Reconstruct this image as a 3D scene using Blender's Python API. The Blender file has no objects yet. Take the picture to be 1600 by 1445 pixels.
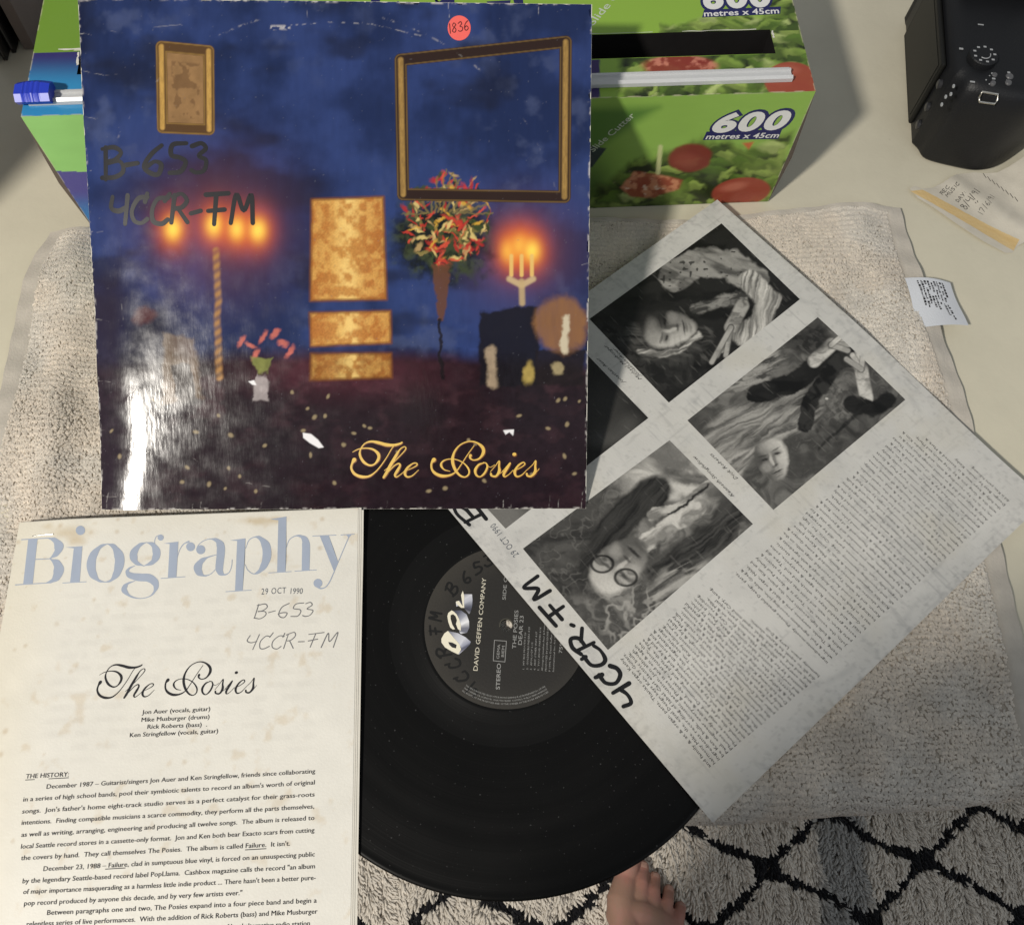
import bpy, math, random
import numpy as np

random.seed(7)
RNG = np.random.default_rng(11)
SC = bpy.context.scene
COL = SC.collection
S = 0.01                                   # everything below is written in centimetres

# ------------------------------------------------------------------ camera
CAM = np.array([-0.65215, -12.15324, 54.95821])
CR = (0.40051, -0.02073, 0.00926)
FOC, PW, PH = 1402.94, 1600.0, 1445.0
cd = bpy.data.cameras.new('camera')
cd.sensor_fit = 'HORIZONTAL'
cd.sensor_width = 36.0
cd.lens = FOC / PW * 36.0
cd.clip_start = 0.01
cd.clip_end = 60.0
co = bpy.data.objects.new('camera', cd)
co.location = CAM * S
co.rotation_euler = CR
COL.objects.link(co)
SC.camera = co

# ------------------------------------------------------------------ light: a dim room and one strong lamp from the front left
w = bpy.data.worlds.new('World')
SC.world = w
w.use_nodes = True
bg = w.node_tree.nodes['Background']
bg.inputs[0].default_value = (0.90, 0.95, 1.0, 1)
bg.inputs[1].default_value = 0.27


def area_lamp(name, loc, target, size, power, color, shape='DISK', size_y=None):
    l = bpy.data.lights.new(name, 'AREA')
    l.shape = shape
    l.size = size * S
    if size_y: l.size_y = size_y * S
    l.energy = power
    l.color = color
    o = bpy.data.objects.new(name, l)
    o.location = np.array(loc) * S
    d = np.array(target, float) - np.array(loc, float)
    import mathutils
    o.rotation_euler = mathutils.Vector(d).to_track_quat('-Z', 'Y').to_euler()
    COL.objects.link(o)
    return o


area_lamp('window_sunlight', (-112, -100, 172), (0, 10, 2), 18, 52.5, (1.0, 0.945, 0.855))
area_lamp('right_fill_light', (95, -60, 110), (10, 0, 0), 70, 2.0, (0.86, 0.93, 1.0), 'RECTANGLE', 90)  # cool fill added to lift the right side; no window known there
SC.view_settings.view_transform = 'Standard'
SC.view_settings.look = 'None'
SC.view_settings.exposure = 0.0
SC.view_settings.gamma = 1.0
SC.view_settings.use_curve_mapping = False


# ------------------------------------------------------------------ maths helpers
def rotm(rx, ry, rz):
    cx, sx, cy, sy, cz, sz = math.cos(rx), math.sin(rx), math.cos(ry), math.sin(ry), math.cos(rz), math.sin(rz)
    X = np.array([[1, 0, 0], [0, cx, -sx], [0, sx, cx]])
    Y = np.array([[cy, 0, sy], [0, 1, 0], [-sy, 0, cy]])
    Z = np.array([[cz, -sz, 0], [sz, cz, 0], [0, 0, 1]])
    return Z @ Y @ X


RC = rotm(*CR)


def ray(P):
    P = np.atleast_2d(np.asarray(P, float))
    return np.stack([(P[:, 0] - PW / 2) / FOC, -(P[:, 1] - PH / 2) / FOC, -np.ones(len(P))], 1) @ RC.T


def at(P, z=0.0):
    """photo point(s) -> world point(s) on the level z (cm)"""
    d = ray(P)
    return CAM + d * ((z - CAM[2]) / d[:, 2])[:, None]


def project(Q):
    q = (np.atleast_2d(Q) - CAM) @ RC
    return np.stack([PW / 2 + FOC * q[:, 0] / -q[:, 2], PH / 2 - FOC * q[:, 1] / -q[:, 2]], 1)


def lin(c):
    c = np.asarray(c, float)
    return np.where(c <= 0.04045, c / 12.92, ((c + 0.055) / 1.055) ** 2.4)


def alb(r, g, b, gain=1.0):
    return lin(np.array([r, g, b]) / 255.0) * gain


def _hash(ix, iy, seed):
    h = (ix.astype(np.int64) * 374761393 + iy.astype(np.int64) * 668265263 + seed * 974634777) & 0xFFFFFFFF
    h = ((h ^ (h >> 13)) * 1274126177) & 0xFFFFFFFF
    h = h ^ (h >> 16)
    return (h & 0xFFFFFF) / float(0xFFFFFF)


def noise(x, y, seed=0):
    x = np.asarray(x, float); y = np.asarray(y, float)
    xi = np.floor(x); yi = np.floor(y)
    fx = x - xi; fy = y - yi
    fx = fx * fx * (3 - 2 * fx); fy = fy * fy * (3 - 2 * fy)
    a = _hash(xi, yi, seed); b = _hash(xi + 1, yi, seed); c = _hash(xi, yi + 1, seed); d = _hash(xi + 1, yi + 1, seed)
    return (a * (1 - fx) + b * fx) * (1 - fy) + (c * (1 - fx) + d * fx) * fy


def fbm(x, y, seed=0, octv=4):
    s = 0; amp = 0.5; tot = 0
    for i in range(octv):
        s = s + amp * noise(x * 2 ** i + 17.3 * i, y * 2 ** i - 9.1 * i, seed + i)
        tot += amp; amp *= 0.5
    return s / tot


def sst(a, b, x):
    t = np.clip((x - a) / (b - a), 0, 1)
    return t * t * (3 - 2 * t)


def ell(U, V, cx, cy, rx, ry, ang=0.0, soft=0.2):
    c, s = math.cos(ang), math.sin(ang)
    dx, dy = U - cx, V - cy
    d = np.hypot((dx * c + dy * s) / rx, (-dx * s + dy * c) / ry)
    return 1 - sst(1 - soft, 1 + soft, d)


def segd(U, V, pts):
    best = np.full(np.shape(U), 1e9)
    for (ax, ay), (bx, by) in zip(pts[:-1], pts[1:]):
        dx, dy = bx - ax, by - ay
        t = np.clip(((U - ax) * dx + (V - ay) * dy) / (dx * dx + dy * dy + 1e-9), 0, 1)
        best = np.minimum(best, np.hypot(U - ax - t * dx, V - ay - t * dy))
    return best


def brush(U, V, pts, wd, soft=1.5):
    return 1 - sst(wd / 2 - soft / 2, wd / 2 + soft / 2, segd(U, V, pts))


def polym(U, V, pts, soft=1.0):
    inside = np.zeros(np.shape(U), bool)
    n = len(pts)
    for i in range(n):
        (ax, ay), (bx, by) = pts[i], pts[(i + 1) % n]
        cond = ((ay > V) != (by > V))
        xs = (bx - ax) * (V - ay) / ((by - ay) if by != ay else 1e-9) + ax
        inside ^= cond & (U < xs)
    d = segd(U, V, list(pts) + [pts[0]])
    return sst(-soft / 2, soft / 2, np.where(inside, d, -d))


def mix(c, col, m):
    m = np.asarray(m)[..., None]
    return c * (1 - m) + np.asarray(col, float) * m


# ------------------------------------------------------------------ scene helpers
def thing(name, label, cat, O=(0, 0, 0), M=None, group=None):
    o = bpy.data.objects.new(name, None)
    o.empty_display_size = 0.03
    COL.objects.link(o)
    import mathutils
    m = mathutils.Matrix.Identity(4)
    if M is not None:
        for i in range(3):
            for j in range(3):
                m[i][j] = float(M[i][j])
    for i in range(3):
        m[i][3] = float(O[i]) * S
    o.matrix_world = m
    o['label'] = label
    o['category'] = cat
    if group: o['group'] = group
    return o


def link_mesh(name, verts, faces, mat, parent=None, colors=None, smooth=False):
    me = bpy.data.meshes.new(name)
    v = np.asarray(verts, np.float64) * S
    if isinstance(faces, np.ndarray):
        nf, k = faces.shape
        me.vertices.add(len(v)); me.vertices.foreach_set('co', v.astype(np.float32).ravel())
        me.loops.add(nf * k); me.loops.foreach_set('vertex_index', faces.astype(np.int32).ravel())
        me.polygons.add(nf); me.polygons.foreach_set('loop_start', np.arange(0, nf * k, k, dtype=np.int32))
        me.update(calc_edges=True)
    else:
        me.from_pydata(v.tolist(), [], faces)
        me.update()
    if smooth:
        me.polygons.foreach_set('use_smooth', np.ones(len(me.polygons), bool))
    if colors is not None:
        a = me.attributes.new('Col', 'FLOAT_COLOR', 'POINT')
        c = np.ones((len(v), 4), np.float32); c[:, :3] = colors
        a.data.foreach_set('color', c.ravel())
    me.materials.append(mat)
    o = bpy.data.objects.new(name, me)
    COL.objects.link(o)
    if parent is not None:
        o.parent = parent
    return o


def tag(o, label=None, cat=None, group=None, kind=None):
    if label: o['label'] = label
    if cat: o['category'] = cat
    if group: o['group'] = group
    if kind: o['kind'] = kind
    return o


_mc = {}


def mat(name, color=(.5, .5, .5), rough=.6, spec=.5, vary=0.0, vscale=40.0, bump=0.0, bscale=300.0, attr=False,
        metal=0.0, trans=0.0, sheen=0.0, coat=0.0, rvary=0.0, bstretch=None, sss=0.0, thru=0.0):
    if name in _mc: return _mc[name]
    m = bpy.data.materials.new(name); m.use_nodes = True
    nt = m.node_tree; N = nt.nodes; L = nt.links
    b = N['Principled BSDF']
    b.inputs['Roughness'].default_value = rough
    b.inputs['Specular IOR Level'].default_value = spec
    b.inputs['Metallic'].default_value = metal
    b.inputs['Transmission Weight'].default_value = trans
    b.inputs['Sheen Weight'].default_value = sheen
    b.inputs['Coat Weight'].default_value = coat
    if sss:
        b.inputs['Subsurface Weight'].default_value = sss
        b.inputs['Subsurface Radius'].default_value = (0.01, 0.004, 0.002)
    tc = N.new('ShaderNodeTexCoord')
    src = None
    if attr:
        a = N.new('ShaderNodeAttribute'); a.attribute_name = 'Col'; src = a.outputs['Color']
    else:
        r = N.new('ShaderNodeRGB'); r.outputs[0].default_value = (*color, 1); src = r.outputs[0]
    if vary > 0:
        n = N.new('ShaderNodeTexNoise'); n.inputs['Scale'].default_value = vscale; n.inputs['Detail'].default_value = 6
        n.inputs['Roughness'].default_value = .65
        L.new(tc.outputs['Object'], n.inputs['Vector'])
        mr = N.new('ShaderNodeMapRange'); mr.inputs[1].default_value = .25; mr.inputs[2].default_value = .75
        mr.inputs[3].default_value = 1 - vary; mr.inputs[4].default_value = 1 + vary
        L.new(n.outputs['Fac'], mr.inputs[0])
        mx = N.new('ShaderNodeVectorMath'); mx.operation = 'SCALE'
        L.new(src, mx.inputs[0]); L.new(mr.outputs[0], mx.inputs['Scale'])
        src = mx.outputs[0]
    L.new(src, b.inputs['Base Color'])
    if rvary > 0:
        n = N.new('ShaderNodeTexNoise'); n.inputs['Scale'].default_value = 90; n.inputs['Detail'].default_value = 8
        L.new(tc.outputs['Object'], n.inputs['Vector'])
        mr = N.new('ShaderNodeMapRange'); mr.inputs[1].default_value = .3; mr.inputs[2].default_value = .7
        mr.inputs[3].default_value = max(.02, rough - rvary); mr.inputs[4].default_value = rough + rvary
        L.new(n.outputs['Fac'], mr.inputs[0]); L.new(mr.outputs[0], b.inputs['Roughness'])
    if bump > 0:
        n = N.new('ShaderNodeTexNoise'); n.inputs['Scale'].default_value = bscale; n.inputs['Detail'].default_value = 5
        if bstretch:
            mp = N.new('ShaderNodeMapping'); mp.inputs['Scale'].default_value = bstretch
            L.new(tc.outputs['Object'], mp.inputs['Vector']); L.new(mp.outputs[0], n.inputs['Vector'])
        else:
            L.new(tc.outputs['Object'], n.inputs['Vector'])
        bp = N.new('ShaderNodeBump'); bp.inputs['Strength'].default_value = bump; bp.inputs['Distance'].default_value = .001
        L.new(n.outputs['Fac'], bp.inputs['Height']); L.new(bp.outputs[0], b.inputs['Normal'])
    if thru > 0:                              # thin fibres let light through
        t = N.new('ShaderNodeBsdfTranslucent'); L.new(src, t.inputs['Color'])
        ms = N.new('ShaderNodeMixShader'); ms.inputs[0].default_value = thru
        L.new(b.outputs[0], ms.inputs[1]); L.new(t.outputs[0], ms.inputs[2]); L.new(ms.outputs[0], N['Material Output'].inputs['Surface'])
    _mc[name] = m
    return m


class Frame:
    """a flat sheet's own coordinates: u, v in cm on the sheet, w along its normal; bend(u, v) is how the sheet curls"""
    def __init__(self, O, M, bend=None):
        self.O = np.asarray(O, float); self.M = np.asarray(M, float); self.bend = bend

    def uv(self, P):
        d = ray(P)
        n = self.M[:, 2]
        t = ((self.O - CAM) @ n) / (d @ n)
        q = (CAM + d * t[:, None] - self.O) @ self.M
        return q[:, :2]

    def px(self, U, V):
        Q = self.O + np.stack([np.ravel(U), np.ravel(V), np.zeros(np.size(U))], 1) @ self.M.T
        r = project(Q)
        return r[:, 0].reshape(np.shape(U)), r[:, 1].reshape(np.shape(U))

    def lift(self, uv, wv=0.0):
        uv = np.asarray(uv, float)
        z = np.zeros(len(uv)) + wv
        if self.bend is not None: z = z + self.bend(uv[:, 0], uv[:, 1])
        return np.column_stack([uv, z])


def grid_faces(nu, nv, flip=False):
    i, j = np.meshgrid(np.arange(nu - 1), np.arange(nv - 1), indexing='xy')
    a = (j * nu + i).ravel()
    f = np.stack([a, a + 1, a + nu + 1, a + nu], 1)
    return f[:, ::-1] if flip else f


def sheet(name, fr, u0, u1, v0, v1, nu, nv, mt, parent, painter=None, wv=0.0, edge=None, hole=None):
    """a printed surface: a fine grid whose vertices carry the ink colour"""
    U, V = np.meshgrid(np.linspace(u0, u1, nu), np.linspace(v0, v1, nv))
    if edge is not None:
        U, V = edge(U, V)
    col = None
    if painter is not None:
        X, Y = fr.px(U, V)
        col = painter(X, Y, U, V).reshape(-1, 3)
    f = grid_faces(nu, nv)
    if hole is not None:
        c = fr.uv([(0, 0)])  # noqa
        uu = U.ravel()[f].mean(1); vv = V.ravel()[f].mean(1)
        f = f[~hole(uu, vv)]
    return link_mesh(name, fr.lift(np.stack([U.ravel(), V.ravel()], 1), wv), f, mt, parent, col, smooth=True)


def slab(name, fr, u0, u1, v0, v1, nu, nv, th, mt, parent, top=0.0):
    """a thin bent board: top at w=top, underside th below it"""
    U, V = np.meshgrid(np.linspace(u0, u1, nu), np.linspace(v0, v1, nv))
    uv = np.stack([U.ravel(), V.ravel()], 1)
    a = fr.lift(uv, top); b = fr.lift(uv, top - th)
    n = nu * nv
    f = [tuple(q) for q in grid_faces(nu, nv)] + [tuple(q + n) for q in grid_faces(nu, nv, True)]
    ring = [i for i in range(nu)] + [j * nu + nu - 1 for j in range(1, nv)] + \
           [(nv - 1) * nu + i for i in range(nu - 2, -1, -1)] + [j * nu for j in range(nv - 2, 0, -1)]
    for k in range(len(ring)):
        p, q = ring[k], ring[(k + 1) % len(ring)]
        f.append((q, p, p + n, q + n))
    return link_mesh(name, np.vstack([a, b]), [tuple(int(x) for x in q) for q in f], mt, parent)


_tc = {}


def text_shape(s, shear=0.0, offset=0.0, spacing=1.0, res=3):
    k = (s, shear, offset, spacing, res)
    if k not in _tc:
        c = bpy.data.curves.new('t', 'FONT')
        c.body = s; c.shear = shear; c.offset = offset; c.space_character = spacing; c.resolution_u = res
        o = bpy.data.objects.new('t', c)
        me = o.to_mesh()
        v = np.array([q.co[:2] for q in me.vertices]).reshape(-1, 2)
        f = [tuple(p.vertices) for p in me.polygons]
        o.to_mesh_clear()
        bpy.data.objects.remove(o); bpy.data.curves.remove(c)
        _tc[k] = (v, f)
    return _tc[k]


class Ink:
    """collects letters, pen strokes and shapes lying on one sheet; every stroke a hair above the one before"""
    def __init__(self, fr, wv=0.02):
        self.fr = fr; self.v = []; self.f = []; self.n = 0; self.w = wv; self.k = 0

    def add(self, uv, faces, ramp=0.0):
        uv = np.asarray(uv, float)
        w = self.w + self.k * 4e-5 + np.linspace(0, ramp, len(uv))
        self.k += 1
        self.v.append(self.fr.lift(uv, w))
        self.f += [tuple(i + self.n for i in q) for q in faces]
        self.n += len(uv)

    def text(self, s, p0, p1, cap, shear=0.0, offset=0.0, spacing=1.0, photo=True, res=3, up=1):
        """s set from p0 to p1 (photo points, or u,v when photo=False); cap = capital height in cm"""
        v, f = text_shape(s, shear, offset, spacing, res)
        if not len(v): return
        a, b = (self.fr.uv([p0])[0], self.fr.uv([p1])[0]) if photo else (np.array(p0, float), np.array(p1, float))
        d = b - a; ln = np.hypot(*d); d = d / ln; nrm = np.array([-d[1], d[0]]) * up
        x0, x1 = v[:, 0].min(), v[:, 0].max()
        x = (v[:, 0] - x0) / max(x1 - x0, 1e-6) * ln
        y = v[:, 1] / 0.73 * cap
        self.add(a + x[:, None] * d + y[:, None] * nrm, f)

    def ribbon(self, pts, wid, closed=False, smooth=True, cap=True):
        """a pen stroke through u,v points with a width at each"""
        pts = np.asarray(pts, float); wid = np.asarray(wid, float)
        if smooth and len(pts) > 2:
            n = len(pts); P = np.vstack([2 * pts[0] - pts[1], pts, 2 * pts[-1] - pts[-2]])
            out = []; ow = []
            for i in range(n - 1):
                p0, p1, p2, p3 = P[i], P[i + 1], P[i + 2], P[i + 3]
                for t in np.linspace(0, 1, 9)[:-1]:
                    out.append(.5 * ((2 * p1) + (-p0 + p2) * t + (2 * p0 - 5 * p1 + 4 * p2 - p3) * t * t + (-p0 + 3 * p1 - 3 * p2 + p3) * t ** 3))
                    s_ = t * t * (3 - 2 * t)
                    ow.append(wid[i] * (1 - s_) + wid[i + 1] * s_)
            out.append(pts[-1]); ow.append(wid[-1])
            pts = np.array(out); wid = np.array(ow)
        t = np.gradient(pts, axis=0)
        t /= np.maximum(np.hypot(t[:, 0], t[:, 1]), 1e-9)[:, None]
        nn = np.stack([-t[:, 1], t[:, 0]], 1)
        if cap:
            h0 = wid[0] / 2; h1 = wid[-1] / 2
            pre = [(pts[0] - t[0] * h0 * c_, wid[0] * s_, nn[0]) for c_, s_ in ((1, .05), (.9, .45), (.6, .8))]
            post = [(pts[-1] + t[-1] * h1 * c_, wid[-1] * s_, nn[-1]) for c_, s_ in ((.6, .8), (.9, .45), (1, .05))]
            pts = np.vstack([[q[0] for q in pre], pts, [q[0] for q in post]])
            wid = np.concatenate([[q[1] for q in pre], wid, [q[1] for q in post]])
            nn = np.vstack([[q[2] for q in pre], nn, [q[2] for q in post]])
        A = pts + nn * wid[:, None] / 2; B = pts - nn * wid[:, None] / 2
        v = np.empty((2 * len(pts), 2)); v[0::2] = A; v[1::2] = B
        f = [(2 * i + 1, 2 * i + 3, 2 * i + 2, 2 * i) for i in range(len(pts) - 1)]
        self.add(v, f, ramp=6e-4)

    def stroke_px(self, pts, wid, smooth=True, cap=True, scale=None):
        """photo points, widths in photo pixels"""
        P = np.asarray(pts, float)
        uv = self.fr.uv(P)
        e = self.fr.uv(P + np.array([1.0, 0])); k = np.hypot(*(e - uv).T)
        self.ribbon(uv, np.broadcast_to(wid, len(P)) * k, smooth=smooth, cap=cap)

    def poly_px(self, pts):
        uv = self.fr.uv(pts)
        self.add(uv, [tuple(range(len(uv)))])

    def disc_px(self, c, r, n=28, ry=None):
        ry = ry or r
        self.poly_px([(c[0] + r * math.cos(a), c[1] - ry * math.sin(a)) for a in np.linspace(0, 2 * math.pi, n, endpoint=False)])

    def hand(self, s, p0, p1, h, wd, photo=True, slant=0.1, jitter=.03, up=1):
        a, b = (self.fr.uv([p0])[0], self.fr.uv([p1])[0]) if photo else (np.array(p0, float), np.array(p1, float))
        d = b - a; ln = np.hypot(*d); d = d / ln; nrm = np.array([-d[1], d[0]]) * up
        adv = [GW.get(c, .75) for c in s]
        tot = sum(adv) - .12
        k = ln / tot; x = 0
        for c, ad in zip(s, adv):
            for st in GLYPH.get(c, []):
                P = np.array(st, float)
                P = P + RNG.normal(0, jitter, P.shape)
                q = a + ((x + P[:, 0] + slant * P[:, 1]) * k)[:, None] * d + (P[:, 1] * h)[:, None] * nrm
                if len(q) == 1: q = np.vstack([q, q + d * wd * .3])
                self.ribbon(q, wd * (1 + RNG.normal(0, .08, len(q))), smooth=len(q) > 2)
            x += ad

    def build(self, name, mt, parent):
        return link_mesh(name, np.vstack(self.v), self.f, mt, parent)


GW = {'-': .6, '.': .5, ' ': .5, '1': .4, '/': .5, 'M': 1.0, 'F': .95, ':': .35, 'I': .4, '"': .6}
GLYPH = {
    'B': [[(.05, 0), (.12, 1)], [(-.02, .92), (.4, 1.02), (.62, .8), (.42, .56), (.14, .5)], [(.14, .5), (.55, .46), (.66, .2), (.4, .0), (-.05, .02)]],
    '-': [[(.08, .42), (.42, .46)]],
    '6': [[(.55, 1), (.22, .72), (.06, .3), (.2, .02), (.48, .05), (.56, .3), (.36, .42), (.1, .28)]],
    '5': [[(.64, 1), (.22, .96), (.14, .62), (.45, .58), (.6, .34), (.45, .06), (.05, .05)]],
    '3': [[(.08, .9), (.38, 1), (.54, .8), (.28, .55), (.54, .4), (.5, .1), (.22, 0), (.04, .1)]],
    '4': [[(.1, 1), (.04, .58), (.3, .45), (.6, .6)], [(.64, 1), (.54, 0)]],
    'C': [[(.62, 1.08), (.54, .8)], [(.58, .9), (.3, .9), (.06, .5), (.14, .1), (.42, .0), (.64, .15)]],
    'R': [[(.05, 0), (.12, 1)], [(-.02, .94), (.38, 1.05), (.6, .82), (.4, .56), (.12, .5)], [(.3, .52), (.62, 0)]],
    'F': [[(.28, 0), (.36, 1)], [(0, .98), (.82, 1.03)], [(.06, .5), (.62, .53)]],
    'M': [[(0, 0), (.16, 1), (.4, .4), (.72, 1), (.76, 0)]],
    '.': [[(.15, .3), (.17, .32)]],
    '/': [[(0, -.1), (.36, 1.1)]],
    '1': [[(.12, 0), (.16, 1)]],
    '7': [[(.05, .95), (.5, 1), (.2, 0)]],
    '8': [[(.5, .85), (.25, 1), (.1, .75), (.5, .3), (.3, 0), (.05, .2), (.5, .8)]],
    '9': [[(.5, .7), (.2, .6), (.1, .85), (.35, 1), (.5, .75), (.45, 0)]],
    'U': [[(.05, 1), (.1, .15), (.3, 0), (.5, .2), (.5, 1)]],
    'S': [[(.5, .9), (.2, 1), (.1, .7), (.45, .4), (.35, .05), (.05, .05)]],
    'I': [[(.15, 0), (.15, 1)]],
    'D': [[(.1, 0), (.1, 1), (.5, .7), (.45, .2), (.1, 0)]],
    'A': [[(0, 0), (.3, 1), (.55, 0)], [(.1, .4), (.45, .4)]],
    'Y': [[(0, 1), (.25, .5)], [(.55, 1), (.2, 0)]],
    'E': [[(.5, 1), (.1, 1), (.1, 0), (.5, 0)], [(.1, .5), (.4, .5)]],
    ':': [[(.1, .2)], [(.1, .7)]],
    '"': [[(.1, .6), (.12, 1)], [(.35, .6), (.37, 1)]],
}

# the band's flourished lettering, traced as pen strokes in a 1600 x 500 box
SCRIPT = [
    [(68, 240, 30), (50, 272, 14), (45, 310, 16), (70, 350, 20), (120, 372, 22), (180, 370, 15), (230, 338, 9), (275, 288, 7), (322, 220, 6), (360, 155, 6), (388, 122, 6)],
    [(55, 180, 4), (100, 158, 7), (160, 150, 9), (215, 160, 15), (255, 195, 23), (256, 235, 21), (225, 275, 11), (185, 283, 14), (140, 256, 20), (112, 205, 17), (118, 158, 9), (150, 115, 9), (200, 98, 15), (260, 108, 23), (320, 124, 25), (380, 126, 19), (425, 115, 15), (440, 106, 12)],
    [(303, 325, 4), (350, 285, 5), (420, 215, 6), (463, 168, 8), (471, 147, 8), (456, 139, 7), (425, 160, 9), (390, 215, 21), (350, 285, 24), (318, 345, 22), (298, 377, 18)],
    [(330, 340, 5), (380, 288, 8), (415, 270, 11), (425, 287, 15), (405, 325, 21), (386, 358, 17), (396, 375, 9), (430, 355, 5), (465, 325, 4)],
    [(455, 330, 4), (510, 310, 6), (555, 285, 9), (555, 268, 9), (525, 270, 9), (482, 305, 17), (463, 345, 20), (480, 373, 13), (520, 365, 8), (570, 320, 4)],
    [(690, 240, 30), (671, 268, 14), (673, 312, 15), (700, 346, 21), (750, 366, 23), (810, 362, 15), (860, 335, 9), (900, 282, 7), (950, 205, 6), (1005, 128, 5)],
    [(815, 330, 4), (770, 317, 9), (746, 285, 17), (757, 255, 11), (800, 236, 7), (860, 238, 7), (920, 265, 9), (960, 312, 13), (962, 352, 11), (932, 375, 9), (890, 360, 15), (852, 310, 21), (835, 245, 23), (850, 180, 15), (895, 125, 9), (960, 98, 9), (1020, 106, 13), (1068, 142, 23), (1076, 185, 24), (1045, 230, 13), (1000, 243, 9), (972, 226, 14), (975, 207, 22)],
    [(1078, 265, 7), (1040, 280, 15), (1013, 320, 20), (1020, 358, 15), (1050, 373, 9), (1085, 345, 15), (1106, 300, 15), (1100, 270, 9), (1076, 262, 7)],
    [(1098, 280, 4), (1130, 298, 4), (1165, 280, 4)],
    [(1130, 335, 4), (1170, 287, 5), (1200, 250, 9), (1198, 290, 15), (1200, 330, 22), (1175, 368, 15), (1140, 365, 13), (1135, 350, 16)],
    [(1198, 352, 4), (1235, 328, 4)],
    [(1225, 330, 4), (1285, 265, 9), (1265, 300, 20), (1236, 350, 20), (1242, 373, 9), (1275, 355, 5), (1310, 320, 4)],
    [(1316, 198, 26), (1320, 198, 26)],
    [(1310, 330, 4), (1370, 300, 7), (1400, 275, 9), (1385, 261, 9), (1345, 290, 15), (1321, 335, 20), (1335, 370, 13), (1375, 360, 8), (1420, 315, 4)],
    [(1410, 325, 4), (1460, 280, 5), (1485, 248, 9), (1481, 290, 15), (1480, 335, 22), (1450, 368, 15), (1420, 365, 13), (1415, 350, 16)],
    [(1478, 352, 4), (1512, 310, 4)],
]


def script_ink(ink, fn, k):
    for st in SCRIPT:
        ink.stroke_px([fn(a, b) for a, b, _ in st], [c * k for _, _, c in st])


# ------------------------------------------------------------------ materials
M_TABLE = mat('cream table paint', (.60, .56, .44), .42, .4, vary=.07, vscale=14, bump=.12, bscale=220, rvary=.12)
_n = M_TABLE.node_tree; _b = _n.nodes['Principled BSDF']; _src = _b.inputs['Base Color'].links[0].from_socket
_tcn = _n.nodes.new('ShaderNodeTexCoord'); _nz = _n.nodes.new('ShaderNodeTexNoise'); _nz.inputs['Scale'].default_value = 85; _nz.inputs['Detail'].default_value = 3
_n.links.new(_tcn.outputs["Object"], _nz.inputs['Vector'])
_mr = _n.nodes.new('ShaderNodeMapRange'); _mr.inputs[1].default_value = .735; _mr.inputs[2].default_value = .80; _mr.inputs[3].default_value = 0; _mr.inputs[4].default_value = .6
_n.links.new(_nz.outputs['Fac'], _mr.inputs[0])
_mx = _n.nodes.new('ShaderNodeMix'); _mx.data_type = 'RGBA'; _mx.inputs[7].default_value = (.16, .13, .09, 1)
_n.links.new(_mr.outputs[0], _mx.inputs[0]); _n.links.new(_src, _mx.inputs[6]); _n.links.new(_mx.outputs[2], _b.inputs['Base Color'])
M_CARD = mat('worn white card', (.62, .60, .54), .8, .2, vary=.12, vscale=120)
M_PRINT = mat('glossy printed card', rough=.13, spec=.34, attr=True, bump=.04, bscale=500, rvary=.05, bstretch=(1, .25, 1))
M_PAPERPRINT = mat('printed paper', rough=.5, spec=.3, attr=True, bump=.12, bscale=700, vary=.03, vscale=60)
M_PAPER = mat('off white paper', (.66, .63, .56), .75, .2, vary=.05, vscale=60, bump=.15, bscale=500)
M_INK = mat('black ink', (.028, .027, .028), .55, .3)
M_INKGREY = mat('typed grey ink', (.022, .022, .026), .7, .2)
M_INKTEXT = mat('small print ink', (.045, .045, .045), .7, .2)
M_MARKER = mat('black felt marker', (.008, .008, .009), .35, .4)
M_MARKERTHIN = mat('faded felt marker', (.006, .006, .009), .3, .3)
M_PEN = mat('grey ball pen', (.16, .16, .17), .6, .2)
M_BLUEINK = mat('pale blue ink', (.345, .395, .49), .7, .2, vary=.08, vscale=30)
M_GOLDINK = mat('golden print ink', (.72, .47, .10), .35, .4, vary=.15, vscale=60)
M_GOLDEDGE = mat('dark orange print ink', (.16, .05, .01), .4, .4)
M_WHITEINK = mat('white print ink', (.74, .74, .72), .4, .4)
M_NAVYINK = mat('navy print ink', (.016, .018, .10), .4, .4)
M_STAMP = mat('stamp ink', (.12, .13, .15), .7, .2)
M_LABELINK = mat('silver label ink', (.30, .30, .29), .6, .3)
M_CREAMINK = mat('cream label ink', (.66, .62, .50), .6, .3)


# ------------------------------------------------------------------ setting: floor and table
fl = link_mesh('floor', [(-300, -300, -72.0), (300, -300, -72.0), (300, 300, -72.0), (-300, 300, -72.0)], [(0, 1, 2, 3)],
               mat('dark floor boards', (.16, .11, .07), .5, .4, vary=.25, vscale=6))
tag(fl, kind='structure')


def box_mesh(x0, x1, y0, y1, z0, z1, bev=0.0, seg=2):
    import bmesh
    bm = bmesh.new()
    bmesh.ops.create_cube(bm, size=1)
    for v in bm.verts:
        v.co.x = x0 if v.co.x < 0 else x1
        v.co.y = y0 if v.co.y < 0 else y1
        v.co.z = z0 if v.co.z < 0 else z1
    if bev:
        bmesh.ops.bevel(bm, geom=bm.edges[:], offset=bev, segments=seg, profile=.5, affect='EDGES')
    bm.verts.index_update()
    v = [tuple(q.co) for q in bm.verts]; f = [tuple(x.index for x in q.verts) for q in bm.faces]
    bm.free()
    return v, f


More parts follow.
